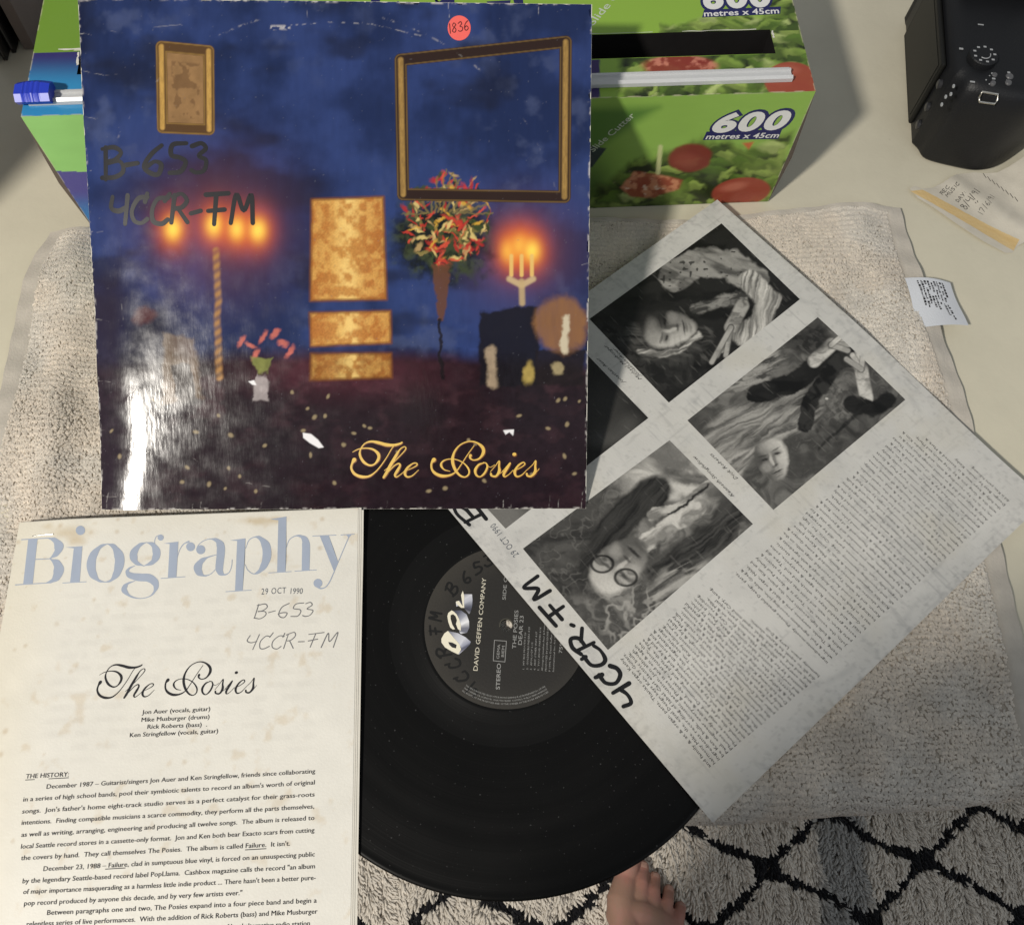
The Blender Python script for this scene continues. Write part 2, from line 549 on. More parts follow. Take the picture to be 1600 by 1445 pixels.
class MB:
    def __init__(self): self.v = []; self.f = []
    def add(self, v, f):
        n = len(self.v); self.v += [tuple(map(float, q)) for q in v]; self.f += [tuple(i + n for i in q) for q in f]
        return self
    def box(self, *a, **k): return self.add(*box_mesh(*a, **k))
    def tube(self, pts, r, n=10, caps=True):
        pts = np.asarray(pts, float); r = np.broadcast_to(r, len(pts))
        t = np.gradient(pts, axis=0); t /= np.linalg.norm(t, axis=1)[:, None]
        up = np.array([0, 0, 1.0]) if abs(t[0][2]) < .9 else np.array([1.0, 0, 0])
        v = []; f = []
        for p, q, rr in zip(pts, t, r):
            a = np.cross(q, up); a /= np.linalg.norm(a); b = np.cross(q, a)
            for k in range(n):
                an = 2 * math.pi * k / n
                v.append(p + rr * (a * math.cos(an) + b * math.sin(an)))
        for i in range(len(pts) - 1):
            for k in range(n):
                f.append((i * n + k, i * n + (k + 1) % n, (i + 1) * n + (k + 1) % n, (i + 1) * n + k))
        if caps:
            f.append(tuple(range(n))[::-1]); f.append(tuple((len(pts) - 1) * n + k for k in range(n)))
        return self.add(v, f)
    def lathe(self, prof, c, n=40, axis='z'):
        """prof = (radius, height) pairs turned about an axis through c"""
        v = []; f = []
        for r, h in prof:
            for k in range(n):
                a = 2 * math.pi * k / n
                p = (r * math.cos(a), r * math.sin(a), h)
                if axis == 'x': p = (p[2], p[0], p[1])
                v.append((c[0] + p[0], c[1] + p[1], c[2] + p[2]))
        for i in range(len(prof) - 1):
            for k in range(n):
                f.append((i * n + k, i * n + (k + 1) % n, (i + 1) * n + (k + 1) % n, (i + 1) * n + k))
        return self.add(v, f)
    def build(self, name, mt, parent=None, smooth=False):
        o = link_mesh(name, self.v, self.f, mt, parent, smooth=smooth)
        return o


TX0, TX1, TY0, TY1 = -75.0, 75.0, -8.4, 62.0
table = thing('table', 'cream painted table under the towel, records and camera', 'table', (0, 26, -72))
MB().box(TX0, TX1, TY0 - 26, TY1 - 26, 68.6, 72.0, bev=.35, seg=3).build('tabletop', M_TABLE, table)
MB().box(TX0 + 6, TX1 - 6, TY0 - 26 + 6, TY1 - 26 - 6, 60.0, 68.55, bev=.2).build('apron', M_TABLE, table)
for lx, ly in ((TX0 + 5, TY0 - 21), (TX1 - 9, TY0 - 21), (TX0 + 5, TY1 - 35), (TX1 - 9, TY1 - 35)):
    MB().box(lx, lx + 4.5, ly, ly + 4.5, 0.05, 60.0, bev=.3).build('leg', M_TABLE, table)


# ------------------------------------------------------------------ rug: shaggy, cream with a black trellis
def rug_color(x, y):
    a = np.array([7.8, 6.9]); b = np.array([12.2, -5.9]); o = at([(1204, 1350)], -70)[0][:2]
    wx = x + .55 * (fbm(x * .25, y * .25, 5, 3) - .5) * 2; wy = y + .55 * (fbm(x * .25 + 40, y * .25, 6, 3) - .5) * 2
    dx, dy = wx - o[0], wy - o[1]
    det = a[0] * b[1] - a[1] * b[0]
    m = (dx * b[1] - dy * b[0]) / det; n = (a[0] * dy - a[1] * dx) / det
    # distance (cm) to the trellis lines m = integer (along b) and n = integer (along a)
    fm = np.abs(m - np.round(m)) * abs(det) / np.hypot(*b); fn = np.abs(n - np.round(n)) * abs(det) / np.hypot(*a)
    d = np.minimum(fm, fn)
    node = np.hypot(fm, fn)
    black = (d < .66 + .5 * (fbm(x * .9, y * .9, 8) - .5)) | (node < 1.45)
    return black


rug = thing('rug', 'shaggy cream rug with a black diamond trellis on the floor', 'rug', (25, -30, -72))
RX0, RX1, RY0, RY1 = -45.0, 100.0, -75.0, 25.0
MB().box(RX0 - 25, RX1 - 25, RY0 + 30, RY1 + 30, 0.02, .8, bev=.2).build('rug_backing', mat('rug weave', (.50, .45, .37), .95, .1, vary=.2, vscale=60), rug)
n1 = 46000
tx = RNG.uniform(RX0 + .5, RX1 - .5, n1); ty = RNG.uniform(RY0 + .5, RY1 - .5, n1)
dense = 62000                                # the part nearest to the eye is thicker
tx = np.concatenate([tx, RNG.uniform(-22, 76, dense)]); ty = np.concatenate([ty, RNG.uniform(-27, 0, dense)])
nT = len(tx)
blk = rug_color(tx, ty)
# rows of pile: combed towards the viewer in wavy ridges
rid = np.sin(tx * 3.4 + 7 * fbm(tx * .10, ty * .10, 9) + .3 * ty)
az = -math.pi / 2 + 1.6 * (fbm(tx * .6, ty * .25, 3) - .5) * 2 + .45 * rid + RNG.normal(0, .25, nT)
ln = RNG.uniform(.95, 1.35, nT) * np.where(blk, .85, 1.0) * (1 + .16 * rid)
lean = RNG.uniform(.75, 1.15, nT)
wd = RNG.uniform(.13, .22, nT)
base = np.stack([tx, ty, np.full(nT, .75)], 1)
dirh = np.stack([np.cos(az), np.sin(az), np.zeros(nT)], 1)
side = np.stack([-np.sin(az), np.cos(az), np.zeros(nT)], 1)
rings = []
for t, k in ((0, 1.0), (.4, 1.15), (.78, .95), (1.0, .4)):
    zc = ln * (t * np.cos(lean * t * 1.2)); hc = ln * (t * np.sin(lean * t * 1.2))
    c = base + dirh * hc[:, None] + np.array([0, 0, 1.0]) * zc[:, None]
    up = np.cross(side, dirh)
    for an in (0.5, 2.6, 4.7):
        rings.append(c + side * (wd * k * math.cos(an))[:, None] + (dirh * .5 + np.array([0, 0, .8])) * (wd * k * .8 * math.sin(an))[:, None])
V = np.stack(rings, 1).reshape(-1, 3) - np.array([25, -30, 0])
fc = []
for r in range(3):
    for k in range(3):
        fc.append((r * 3 + k, r * 3 + (k + 1) % 3, (r + 1) * 3 + (k + 1) % 3, (r + 1) * 3 + k))
F = (np.arange(nT)[:, None, None] * 12 + np.array(fc)[None]).reshape(-1, 4)
tone = RNG.normal(1, .06, nT)[:, None] * (.86 + .28 * fbm(tx * .15, ty * .15, 21)[:, None])
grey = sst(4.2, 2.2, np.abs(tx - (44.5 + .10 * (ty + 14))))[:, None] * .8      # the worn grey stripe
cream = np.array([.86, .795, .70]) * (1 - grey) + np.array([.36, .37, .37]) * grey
tc_ = np.where(blk[:, None], np.array([.012, .012, .015]), cream * tone)
link_mesh('pile', V, F, mat('wool pile', rough=.95, spec=.1, attr=True, sheen=.15, thru=.20), rug, np.repeat(tc_, 12, axis=0), smooth=True)


# ------------------------------------------------------------------ towel
def lerp_path(pts, t):
    pts = np.asarray(pts, float); k = np.linspace(0, 1, len(pts))
    return np.stack([np.interp(t, k, pts[:, i]) for i in range(pts.shape[1])], -1)


def smooth_path(pts, n=80):
    pts = np.asarray(pts, float); m = len(pts); P = np.vstack([2 * pts[0] - pts[1], pts, 2 * pts[-1] - pts[-2]]); out = []
    for i in range(m - 1):
        p0, p1, p2, p3 = P[i:i + 4]
        for t in np.linspace(0, 1, n // (m - 1) + 2)[:-1]:
            out.append(.5 * ((2 * p1) + (-p0 + p2) * t + (2 * p0 - 5 * p1 + 4 * p2 - p3) * t * t + (-p0 + 3 * p1 - 3 * p2 + p3) * t ** 3))
    out.append(pts[-1])
    return np.array(out)


EDGE_Y = -8.5
LEFT = smooth_path([at([(82, 368)])[0][:2], at([(45, 430)])[0][:2], at([(22, 530)])[0][:2], at([(-12, 680)])[0][:2], (-34.6, 4), (-35.4, -4), (-35.6, EDGE_Y)])
RIGHT = smooth_path([at([(1402, 328)])[0][:2], at([(1421, 395)])[0][:2], at([(1462, 520)])[0][:2], at([(1502, 620)])[0][:2], at([(1545, 800)])[0][:2], at([(1592, 1000)])[0][:2], (31.6, EDGE_Y)])


def towel_point(s, t):
    """s across 0..1, t from the far hem (0) to the table edge (1) and on over it (to 1.35)"""
    s = np.asarray(s, float); t = np.asarray(t, float)
    tt = np.clip(t, 0, 1)
    l = lerp_path(LEFT, tt); r = lerp_path(RIGHT, tt)
    x = l[..., 0] * (1 - s) + r[..., 0] * s
    y = l[..., 1] * (1 - s) + r[..., 1] * s
    y = y + .9 * np.sin(s * math.pi * 1.0) * (1 - tt) ** 3 * -.55
    y = y + .25 * np.sin(s * 23) * (1 - tt) ** 4
    z = .34 + .20 * (fbm(x * .16, y * .16, 31, 3) - .5) * 2 + .05 * np.sin(x * .7 + y * .4)
    out = sst(20, 27, x) * sst(-8, 16, y)                      # looser, rolling folds at the free right end
    z = z + out * (.75 * np.exp(-((x * .80 - y * .60 - 1.0) / 2.2) ** 2) + .5 * np.exp(-((x * .85 - y * .52 - 13.5) / 2.4) ** 2)) * sst(33, 29.5, x)
    z = z + .30 * np.exp(-((.974 * x + .227 * y - 32.5) / 1.5) ** 2) * sst(15, 20, y) * sst(32, 29.5, y + .1 * x - 2.5)
    lf = sst(-26.5, -30, x) * sst(-2, 8, y)
    z = z + lf * (.55 * np.exp(-((x + 30.2 + .1 * (y - 15)) / 1.6) ** 2) + .25 * np.sin(y * .55 + 1))* sst(-35.4, -32.5, x)
    z = z + .16 * np.sin(x * 1.25 + .12 * y + 1.5 * fbm(x * .2, y * .1, 33)) * sst(8, -2, y) * sst(12, 18, x)
    roll = np.clip(t - 1, 0, None)
    # over the front edge: a round of radius 1.2 and then straight down
    s_arc = roll * 38.0
    R = np.interp(x, [8, 13.3, 18.8, 26.3, 30.2], [2.5, 2.45, 2.0, 1.5, .95])
    a = np.clip(s_arc / R, 0, math.pi / 2)
    down = np.clip(s_arc - R * math.pi / 2, 0, None)
    y = y - R * np.sin(a) + down * .03
    z = z - R * (1 - np.cos(a)) - down
    return np.stack([x, y, z], -1)


M_TOWEL = mat('terry cloth', rough=.95, spec=.1, attr=True, sheen=.2, vary=.06, vscale=200, bump=.35, bscale=650)
M_LOOP = mat('terry yarn', rough=.95, spec=.1, attr=True, sheen=.2, thru=.48)
towel = thing('towel', 'cream terry towel spread over the table and hanging off its front', 'towel', (0, 10, 0))
TO = np.array([0, 10, 0])
nu, nv = 190, 190
Sg, Tg = np.meshgrid(np.linspace(0, 1, nu), np.concatenate([np.linspace(0, 1, 120), np.linspace(1, 1.35, 71)[1:]]))
P = towel_point(Sg, Tg)
hem = (Sg < .017) | (Sg > .982) | (Tg < .02)
pk = np.where((Sg < .03) | (Sg > .97), np.sin(P[..., 1] * 2.6 + 2 * fbm(P[..., 1] * .3, P[..., 0], 2)), np.sin(P[..., 0] * 2.6 + 2 * fbm(P[..., 0] * .3, P[..., 1], 2)))
P[..., 2] += np.where(hem, .05 * pk + .08, 0)
tcol = np.array([.47, .42, .355])
C = np.where(hem[..., None], np.array([.50, .46, .40]) * (.96 + .05 * pk[..., None]), tcol * .92)
top = P.reshape(-1, 3)
bot = top - np.array([0, 0, .10])
f = np.vstack([grid_faces(nu, nv, True), grid_faces(nu, nv) + nu * nv])
link_mesh('cloth', np.vstack([top, bot]) - TO, f, M_TOWEL, towel, np.vstack([C.reshape(-1, 3)] * 2), smooth=True)

# terry loops: short bent ribbons, combed by the weave; thickest where nothing lies on the towel
def loops(n, s0, s1, t0, t1):
    s = RNG.uniform(s0, s1, n); t = RNG.uniform(t0, t1, n)
    return s, t


ls, lt = loops(380000, .019, .98, .022, 1.18)
B0 = towel_point(ls, lt)
e = 1e-3
Ts = towel_point(ls + e, lt) - B0; Tt = towel_point(ls, lt + e) - B0
Nn = np.cross(Tt, Ts); Nn /= np.linalg.norm(Nn, axis=1)[:, None]
Ts /= np.linalg.norm(Ts, axis=1)[:, None]; Tt /= np.linalg.norm(Tt, axis=1)[:, None]
x, y = B0[:, 0], B0[:, 1]
ang = 2.4 * math.pi * (fbm(x * .30, y * .30, 41, 3)) + RNG.normal(0, .5, len(x))
row = np.sin((y + .5 * fbm(x * .5, y * .5, 42, 3)) * 2 * math.pi / .40 + 6 * fbm(x * .18, y * .18, 43))
D = Ts * np.cos(ang)[:, None] + Tt * np.sin(ang)[:, None]
W = np.cross(Nn, D)
hl = RNG.uniform(.07, .105, len(x)) * (1 + .25 * row); ww = RNG.uniform(.05, .085, len(x))
tone = RNG.normal(1.0, .05, len(x)) * (.90 + .20 * fbm(x * .8, y * .8, 44, 3)) * (1 + .04 * row)
vs = []
for k, (hh, ff) in enumerate(((-.2, 0), (.75, .35), (1.0, 1.1), (.55, 1.9))):
    c = B0 + Nn * (hl * hh)[:, None] + D * (hl * ff)[:, None] + Nn * .02
    vs += [c + W * ww[:, None], c - W * ww[:, None]]
V = np.stack(vs, 1).reshape(-1, 3) - TO
F = (np.arange(len(x))[:, None, None] * 8 + np.array([(0, 1, 3, 2), (2, 3, 5, 4), (4, 5, 7, 6)])[None]).reshape(-1, 4)
warm = sst(.35, .65, fbm(x * .3 + 9, y * .3, 47, 3))[:, None]
lc = (np.array([.86, .80, .715]) * (1 - warm) + np.array([.85, .81, .745]) * warm) * tone[:, None]
lo = link_mesh('terry_loops', V, F, M_LOOP, towel, np.repeat(lc, 8, axis=0), smooth=True)
lo['kind'] = 'stuff'

# its care label, sewn into the right hem
cl = Frame((0, 0, 1.15), np.eye(3))
q = cl.uv([(1414, 434), (1488, 438), (1516, 506), (1435, 511)])
nuL, nvL = 24, 20
vv = []
for j in range(nvL):
    for i in range(nuL):
        a, b = i / (nuL - 1), j / (nvL - 1)
        p = (q[0] * (1 - a) + q[1] * a) * (1 - b) + (q[3] * (1 - a) + q[2] * a) * b
        z = 1.12 + .22 * math.sin(a * math.pi) + .10 * math.sin(b * 5 + a * 3) - .30 * a
        vv.append((p[0], p[1] - 10, z))
clo = link_mesh('care_label', vv, grid_faces(nuL, nvL, True), mat('white satin ribbon', (.62, .64, .68), .5, .5, bump=.2, bscale=900), towel, smooth=True)
mb = MB()
rr = random.Random(3)
for r in range(9):                                            # the tiny woven print, too small to read
    a = .20 + r * .068
    b = .07
    end = (.55, .58, .52, .60, .66, .50, .78, .86, .36)[r]
    while b < end:
        l = rr.uniform(.014, .05)
        hh_ = rr.choice((.024, .032, .04, .044))
        if rr.random() > .15:
            pts = []
            for (da, db) in ((0, 0), (hh_, 0), (hh_, l), (0, l)):
                aa, bb = a + da + b * .10, b + db
                p = (q[0] * (1 - aa) + q[1] * aa) * (1 - bb) + (q[3] * (1 - aa) + q[2] * aa) * bb
                z = 1.12 + .22 * math.sin(aa * math.pi) + .10 * math.sin(bb * 5 + aa * 3) - .30 * aa + .02
                pts.append((p[0], p[1] - 10, z))
            mb.add(pts, [(0, 3, 2, 1)])
        b += l + .012
mb.build('label_print', M_INKGREY, clo)


# ------------------------------------------------------------------ vinyl record
def vinyl_mat():
    m = bpy.data.materials.new('black vinyl'); m.use_nodes = True
    nt = m.node_tree; N = nt.nodes; L = nt.links; b = N['Principled BSDF']
    b.inputs['Base Color'].default_value = (.0045, .0046, .005, 1)
    b.inputs['Roughness'].default_value = .4
    b.inputs['Specular IOR Level'].default_value = .10
    tc = N.new('ShaderNodeTexCoord')
    ln_ = N.new('ShaderNodeVectorMath'); ln_.operation = 'LENGTH'
    L.new(tc.outputs['Object'], ln_.inputs[0])
    wv = N.new('ShaderNodeTexNoise'); wv.noise_dimensions = '1D'; wv.inputs['Scale'].default_value = 900; wv.inputs['Detail'].default_value = 3
    L.new(ln_.outputs['Value'], wv.inputs['W'])
    bp = N.new('ShaderNodeBump'); bp.inputs['Strength'].default_value = .10; bp.inputs['Distance'].default_value = .0004
    L.new(wv.outputs['Fac'], bp.inputs['Height']); L.new(bp.outputs[0], b.inputs['Normal'])
    dw = N.new('ShaderNodeMapRange'); dw.inputs[1].default_value = .0705; dw.inputs[2].default_value = .0712; dw.inputs[3].default_value = .0072; dw.inputs[4].default_value = .0045
    L.new(ln_.outputs['Value'], dw.inputs[0])
    ds = N.new('ShaderNodeTexNoise'); ds.inputs['Scale'].default_value = 700; ds.inputs['Detail'].default_value = 0
    L.new(tc.outputs['Object'], ds.inputs['Vector'])
    dm = N.new('ShaderNodeMapRange'); dm.inputs[1].default_value = .80; dm.inputs[2].default_value = .86; dm.inputs[3].default_value = 0; dm.inputs[4].default_value = .035
    L.new(ds.outputs['Fac'], dm.inputs[0])
    sm_ = N.new('ShaderNodeMath'); sm_.operation = 'ADD'; L.new(dw.outputs[0], sm_.inputs[0]); L.new(dm.outputs[0], sm_.inputs[1])
    cc_ = N.new('ShaderNodeCombineColor')
    for q_ in range(3): L.new(sm_.outputs[0], cc_.inputs[q_])
    L.new(cc_.outputs[0], b.inputs['Base Color'])
    n2 = N.new('ShaderNodeTexNoise'); n2.noise_dimensions = '1D'; n2.inputs['Scale'].default_value = 120
    L.new(ln_.outputs['Value'], n2.inputs['W'])
    n3 = N.new('ShaderNodeTexNoise'); n3.inputs['Scale'].default_value = 25; n3.inputs['Detail'].default_value = 6
    L.new(tc.outputs['Object'], n3.inputs['Vector'])
    ad = N.new('ShaderNodeMath'); ad.operation = 'ADD'
    L.new(n2.outputs['Fac'], ad.inputs[0]); L.new(n3.outputs['Fac'], ad.inputs[1])
    mr = N.new('ShaderNodeMapRange'); mr.inputs[1].default_value = .7; mr.inputs[2].default_value = 1.3; mr.inputs[3].default_value = .34; mr.inputs[4].default_value = .46
    L.new(ad.outputs[0], mr.inputs[0]); L.new(mr.outputs[0], b.inputs['Roughness'])
    return m


RZ = 0.82
rec = thing('vinyl_record', 'black vinyl record with a dark grey centre label, half hidden under the papers', 'record', (0, 0, RZ))
MB().lathe([(.37, 0), (.37, .16), (4.95, .16), (5.0, .19), (5.15, .19), (5.25, .15), (7.0, .15), (7.15, .165), (14.55, .165), (14.7, .15), (14.85, .19), (15.0, .17), (15.07, .10), (15.0, .03), (14.8, 0), (.37, 0)], (0, 0, 0), n=220).build('disc', vinyl_mat(), rec, smooth=True)
lf = Frame((0, 0, RZ + .165), np.eye(3))


def label_paint(X, Y, U, V):
    r = np.hypot(U, V)
    c = np.zeros(U.shape + (3,)) + alb(58, 55, 50)
    c = c * (.92 + .16 * fbm(U * 2, V * 2, 3))[..., None]
    c = mix(c, alb(34, 33, 32), ell(U, V, .6, -.3, 4.6, 4.5, 0, .35) * .8)
    c = mix(c, alb(52, 50, 48), sst(.03, .0, np.abs(r - 1.72)) * .5)
    c = mix(c, alb(200, 195, 170), .8 * sst(.04, 0, np.abs(r - .40)) * (V > -.1))
    return c


nr, na = 60, 240
RR, AA = np.meshgrid(np.linspace(.37, 4.95, nr), np.linspace(0, 2 * math.pi, na))
Ul, Vl = RR * np.cos(AA), RR * np.sin(AA)
lab = link_mesh('label', np.stack([Ul.ravel(), Vl.ravel(), np.full(Ul.size, .169)], 1), grid_faces(nr, na, True)[:, ::-1], mat('matt label paper', rough=.6, spec=.3, attr=True, bump=.1, bscale=600), rec, label_paint(Ul, Vl, Ul, Vl).reshape(-1, 3))


def rz1(u, v): return (620 + u * .22834, 800 + v * .22834)


def sub_ink(fr, wv): return Ink(fr, wv)


REC0 = np.array([0, 0, RZ])
class RFrame(Frame):
    """a level frame whose built points are local to the record's empty"""
    def lift(self, uv, wv=0.0):
        uv = np.asarray(uv, float)
        return np.column_stack([uv, np.zeros(len(uv)) + wv + self.O[2] - RZ])


lf = RFrame((0, 0, RZ + .17), np.eye(3))
ik = Ink(lf, .012)
ik.text('DAVID GEFFEN COMPANY', rz1(552, 1085), rz1(612, 452), .27, res=2)
ik.build('title_lettering', M_CREAMINK, lab)
ik = Ink(lf, .012)
ik.text('STEREO', rz1(704, 1213), rz1(712, 1035), .24, offset=.01)
ik.text('SIDE ONE', rz1(745, 600), rz1(762, 372), .22)
ik.text('THE POSIES', rz1(815, 935), rz1(832, 672), .24)
ik.text('DEAR 23', rz1(855, 908), rz1(868, 710), .24)
ik.text('GEMA', rz1(700, 1003), rz1(708, 905), .17); ik.text('BIEM', rz1(733, 990), rz1(738, 915), .17)
for a_, b_ in (((660, 1016), (668, 876)), ((668, 876), (750, 882)), ((750, 882), (740, 1024)), ((740, 1024), (660, 1016))):
    ik.stroke_px([rz1(*a_), rz1(*b_)], .9, smooth=False)
for i, (s_, v1) in enumerate((('1.  MY BIG MOUTH 3.26', 822), ('2.  GOLDEN BLUNDERS 4.25', 785), ('3.  APOLOGY 5.12', 890), ('4.  ANY OTHER WAY 4.07', 818), ('5.  YOU AVOID PARTIES 4.16', 788),
                              ('All songs by Jonathan Auer & Kenneth Stringfellow', 640), ('PRODUCED BY JOHN LECKIE AND THE POSIES', 655), ('P 1990 The David Geffen Company', 735), ('International Inc. for the world', 760))):
    u_ = 872 + i * 25.5
    ik.text(s_, rz1(u_, 1075 + i * 2), rz1(u_ + (1075 - v1) * .05, v1), .105, res=1)
ik.text('7599', rz1(1130, 965), rz1(1140, 872), .2)
for k, (s_, r_) in enumerate((('THIS SIDE IS PROTECTED PRODUCTEUR PHONOGRAPHIQUE, LE PROPRIETAIRE DE L OEUVRE', 4.34), ('THE OWNER OR LICENSOR. UNAUTHORISED COPYING, PUBLIC PERFORMANCE', 4.52), ('ALL RIGHTS OF THE PRODUCER AND OF THE OWNER OF THE WORK REPRODUCED', 4.70))):
    v_, f_ = text_shape(s_, res=1)
    span = math.radians(66); a0 = math.radians(-123)
    x_ = v_[:, 0] / v_[:, 0].max() * span + a0
    rr_ = r_ - v_[:, 1] / .73 * .10
    ik.add(np.stack([rr_ * np.cos(x_), rr_ * np.sin(x_)], 1), f_)
ik.build('small_lettering', M_LABELINK, lab)
ik = Ink(lf, .012)
# station marks written round the label's rim
for ch, (u_, v_), an in (('B', (372, 530), 0), ('6', (465, 455), 0), ('5', (545, 385), 0), ('3', (615, 330), 0)):
    c_ = lf.uv([rz1(u_, v_)])[0]; th = math.atan2(c_[1], c_[0]) - math.pi / 2
    d_ = np.array([math.cos(th), math.sin(th)]); n_ = np.array([-d_[1], d_[0]])
    b_ = c_ - n_ * .36 - d_ * .22
    ik.hand(ch, b_, b_ + d_ * .50, .72, .13, photo=False)
for ch, (u_, v_) in (('4', (535, 1215)), ('C', (455, 1135)), ('C', (400, 1050)), ('R', (325, 965)), ('F', (268, 815)), ('M', (265, 715))):
    c_ = lf.uv([rz1(u_, v_)])[0]; th = math.atan2(c_[1], c_[0]) - math.pi / 2
    d_ = np.array([math.cos(th), math.sin(th)]); n_ = np.array([-d_[1], d_[0]])
    b_ = c_ - n_ * .36 - d_ * .25
    ik.hand(ch, b_, b_ + d_ * .55, .72, .13, photo=False)
ik.build('handwriting', mat('dull black marker', (.006, .006, .006), .6, .3), lab)

# the three solid letters of the emblem
def ribbon3(pts, col_a, col_b, name):
    pass


def emblem(polys, mt, w0):
    i_ = Ink(lf, w0)
    for p_ in polys: i_.poly_px([rz1(*q_) for q_ in p_])
    return i_


SIDE_POLYS = []
def arc(cx, cy, rx, ry, a0, a1, n=14, rot=0.0):
    o_ = []
    for a_ in np.linspace(math.radians(a0), math.radians(a1), n):
        x_, y_ = rx * math.cos(a_), ry * math.sin(a_)
        o_.append((cx + x_ * math.cos(rot) - y_ * math.sin(rot), cy + x_ * math.sin(rot) + y_ * math.cos(rot)))
    return o_


def grad_strip(outer, inner, cols, wv):
    """a curved letter side: quads between two outlines, metal tones running along it"""
    n_ = len(outer)
    uvA = lf.uv([rz1(*p_) for p_ in outer]); uvB = lf.uv([rz1(*p_) for p_ in inner])
    v_ = []; c_ = []
    kk = np.linspace(0, 1, len(cols))
    for i_ in range(n_):
        t_ = i_ / (n_ - 1)
        g_ = np.array([np.interp(t_, kk, [c[j] for c in cols]) for j in range(3)])
        for p_ in (uvA[i_], uvB[i_]):
            v_.append((p_[0], p_[1], lf.O[2] - RZ + wv)); c_.append(lin(g_ / 255))
    f_ = [(2 * i_, 2 * i_ + 1, 2 * i_ + 3, 2 * i_ + 2) for i_ in range(n_ - 1)]
    return v_, f_, c_


def emblem_part(strips, faces_poly):
    v_, f_, c_ = [], [], []
    for k_, (o_, i_, cols) in enumerate(strips):
        a, b, c = grad_strip(o_, i_, cols, .014 + .002 * k_)
        n_ = len(v_); v_ += a; f_ += [tuple(q_ + n_ for q_ in t_) for t_ in b]; c_ += c
    for k_, (p_, g_) in enumerate(faces_poly):
        uv_ = lf.uv([rz1(*q_) for q_ in p_]); n_ = len(v_)
        v_ += [(a[0], a[1], lf.O[2] - RZ + .024 + .002 * k_) for a in uv_]; f_.append(tuple(range(n_, n_ + len(uv_)))); c_ += [lin(np.array(g_) / 255)] * len(uv_)
    return v_, f_, c_


CRM = (232, 226, 205); GRY = [(60, 62, 78), (235, 235, 238), (120, 124, 142), (40, 41, 52)]
ev, ef, ec = emblem_part(
    [  # D
        ([(350, 812), (420, 828), (470, 855), (506, 886), (500, 905), (470, 935), (425, 973)], [(350, 830), (390, 870), (430, 910), (440, 925), (435, 940), (428, 955), (418, 970)], [(90, 92, 110), (235, 236, 240), (150, 153, 170), (60, 62, 80), (190, 190, 200)]),
        # G
        ([(375, 672), (440, 672), (478, 700), (494, 745), (496, 790), (480, 825), (440, 832)], [(380, 690), (410, 710), (428, 740), (436, 770), (434, 795), (425, 810), (432, 826)], GRY[::-1] + [(225, 226, 232)]),
        # C
        ([(440, 560), (515, 562), (518, 600), (516, 640), (508, 675), (496, 697)], [(445, 585), (452, 600), (456, 625), (456, 645), (462, 660), (490, 692)], [(70, 72, 90), (238, 238, 242), (140, 144, 160), (45, 46, 58), (150, 150, 160)]),
        ([(404, 612), (430, 604), (452, 618)], [(408, 645), (428, 640), (450, 648)], [(225, 226, 230), (90, 92, 110), (50, 50, 60)]),
    ],
    [([(350, 812), (325, 830), (305, 866), (306, 892), (330, 925), (375, 952), (420, 973), (440, 940), (430, 905), (395, 865)], CRM),
     ([(352, 888), (380, 892), (410, 908), (405, 932), (378, 925), (360, 908)], (46, 45, 48)),
     ([(375, 672), (352, 690), (346, 712), (352, 750), (366, 790), (385, 803), (398, 800), (380, 770), (368, 730), (368, 705), (385, 698), (402, 712), (412, 740), (405, 765), (418, 800), (438, 812), (438, 775), (428, 735), (410, 700), (390, 680)], CRM),
     ([(452, 538), (440, 568), (445, 600), (452, 645), (425, 606), (405, 612), (408, 628), (440, 655), (462, 655), (460, 610), (462, 575)], CRM)])
link_mesh('emblem', ev, ef, mat('emblem ink', rough=.5, spec=.3, attr=True), lab, ec)


# ------------------------------------------------------------------ printed inner sleeve
IO = np.array([13.513, 10.570, 1.22]); IA = -0.87107; IS = 30.623


def ins_bend(u, v):
    a = (u + v) / math.sqrt(2); b = (u - v) / math.sqrt(2)       # b runs towards the photo's right corner... a towards the far one
    z = .05 * np.sin(u * .22 + 1) * np.cos(v * .2)
    far = sst(6, 21, (u + v) / math.sqrt(2))
    z = z - .55 * far * 0
    z = z - .62 * sst(9, 20, (u + v) / math.sqrt(2))            # the corner past the towel sinks to the table
    z = z + .22 * sst(10, 15.3, v) * sst(-15, 4, u)
    return z


ci, si = math.cos(IA), math.sin(IA)
IM = np.array([[ci, -si, 0], [si, ci, 0], [0, 0, 1]])
fi = Frame(IO, IM, ins_bend)
ins = thing('inner_sleeve', 'white printed inner sleeve with black and white photographs, lying askew on the record', 'record sleeve', IO, IM)
hI = IS / 2
slab('sleeve_paper', fi, -hI, hI, -hI, hI, 48, 48, .06, mat('sleeve edge paper', (.50, .49, .45), .7, .2), ins, top=-.004)


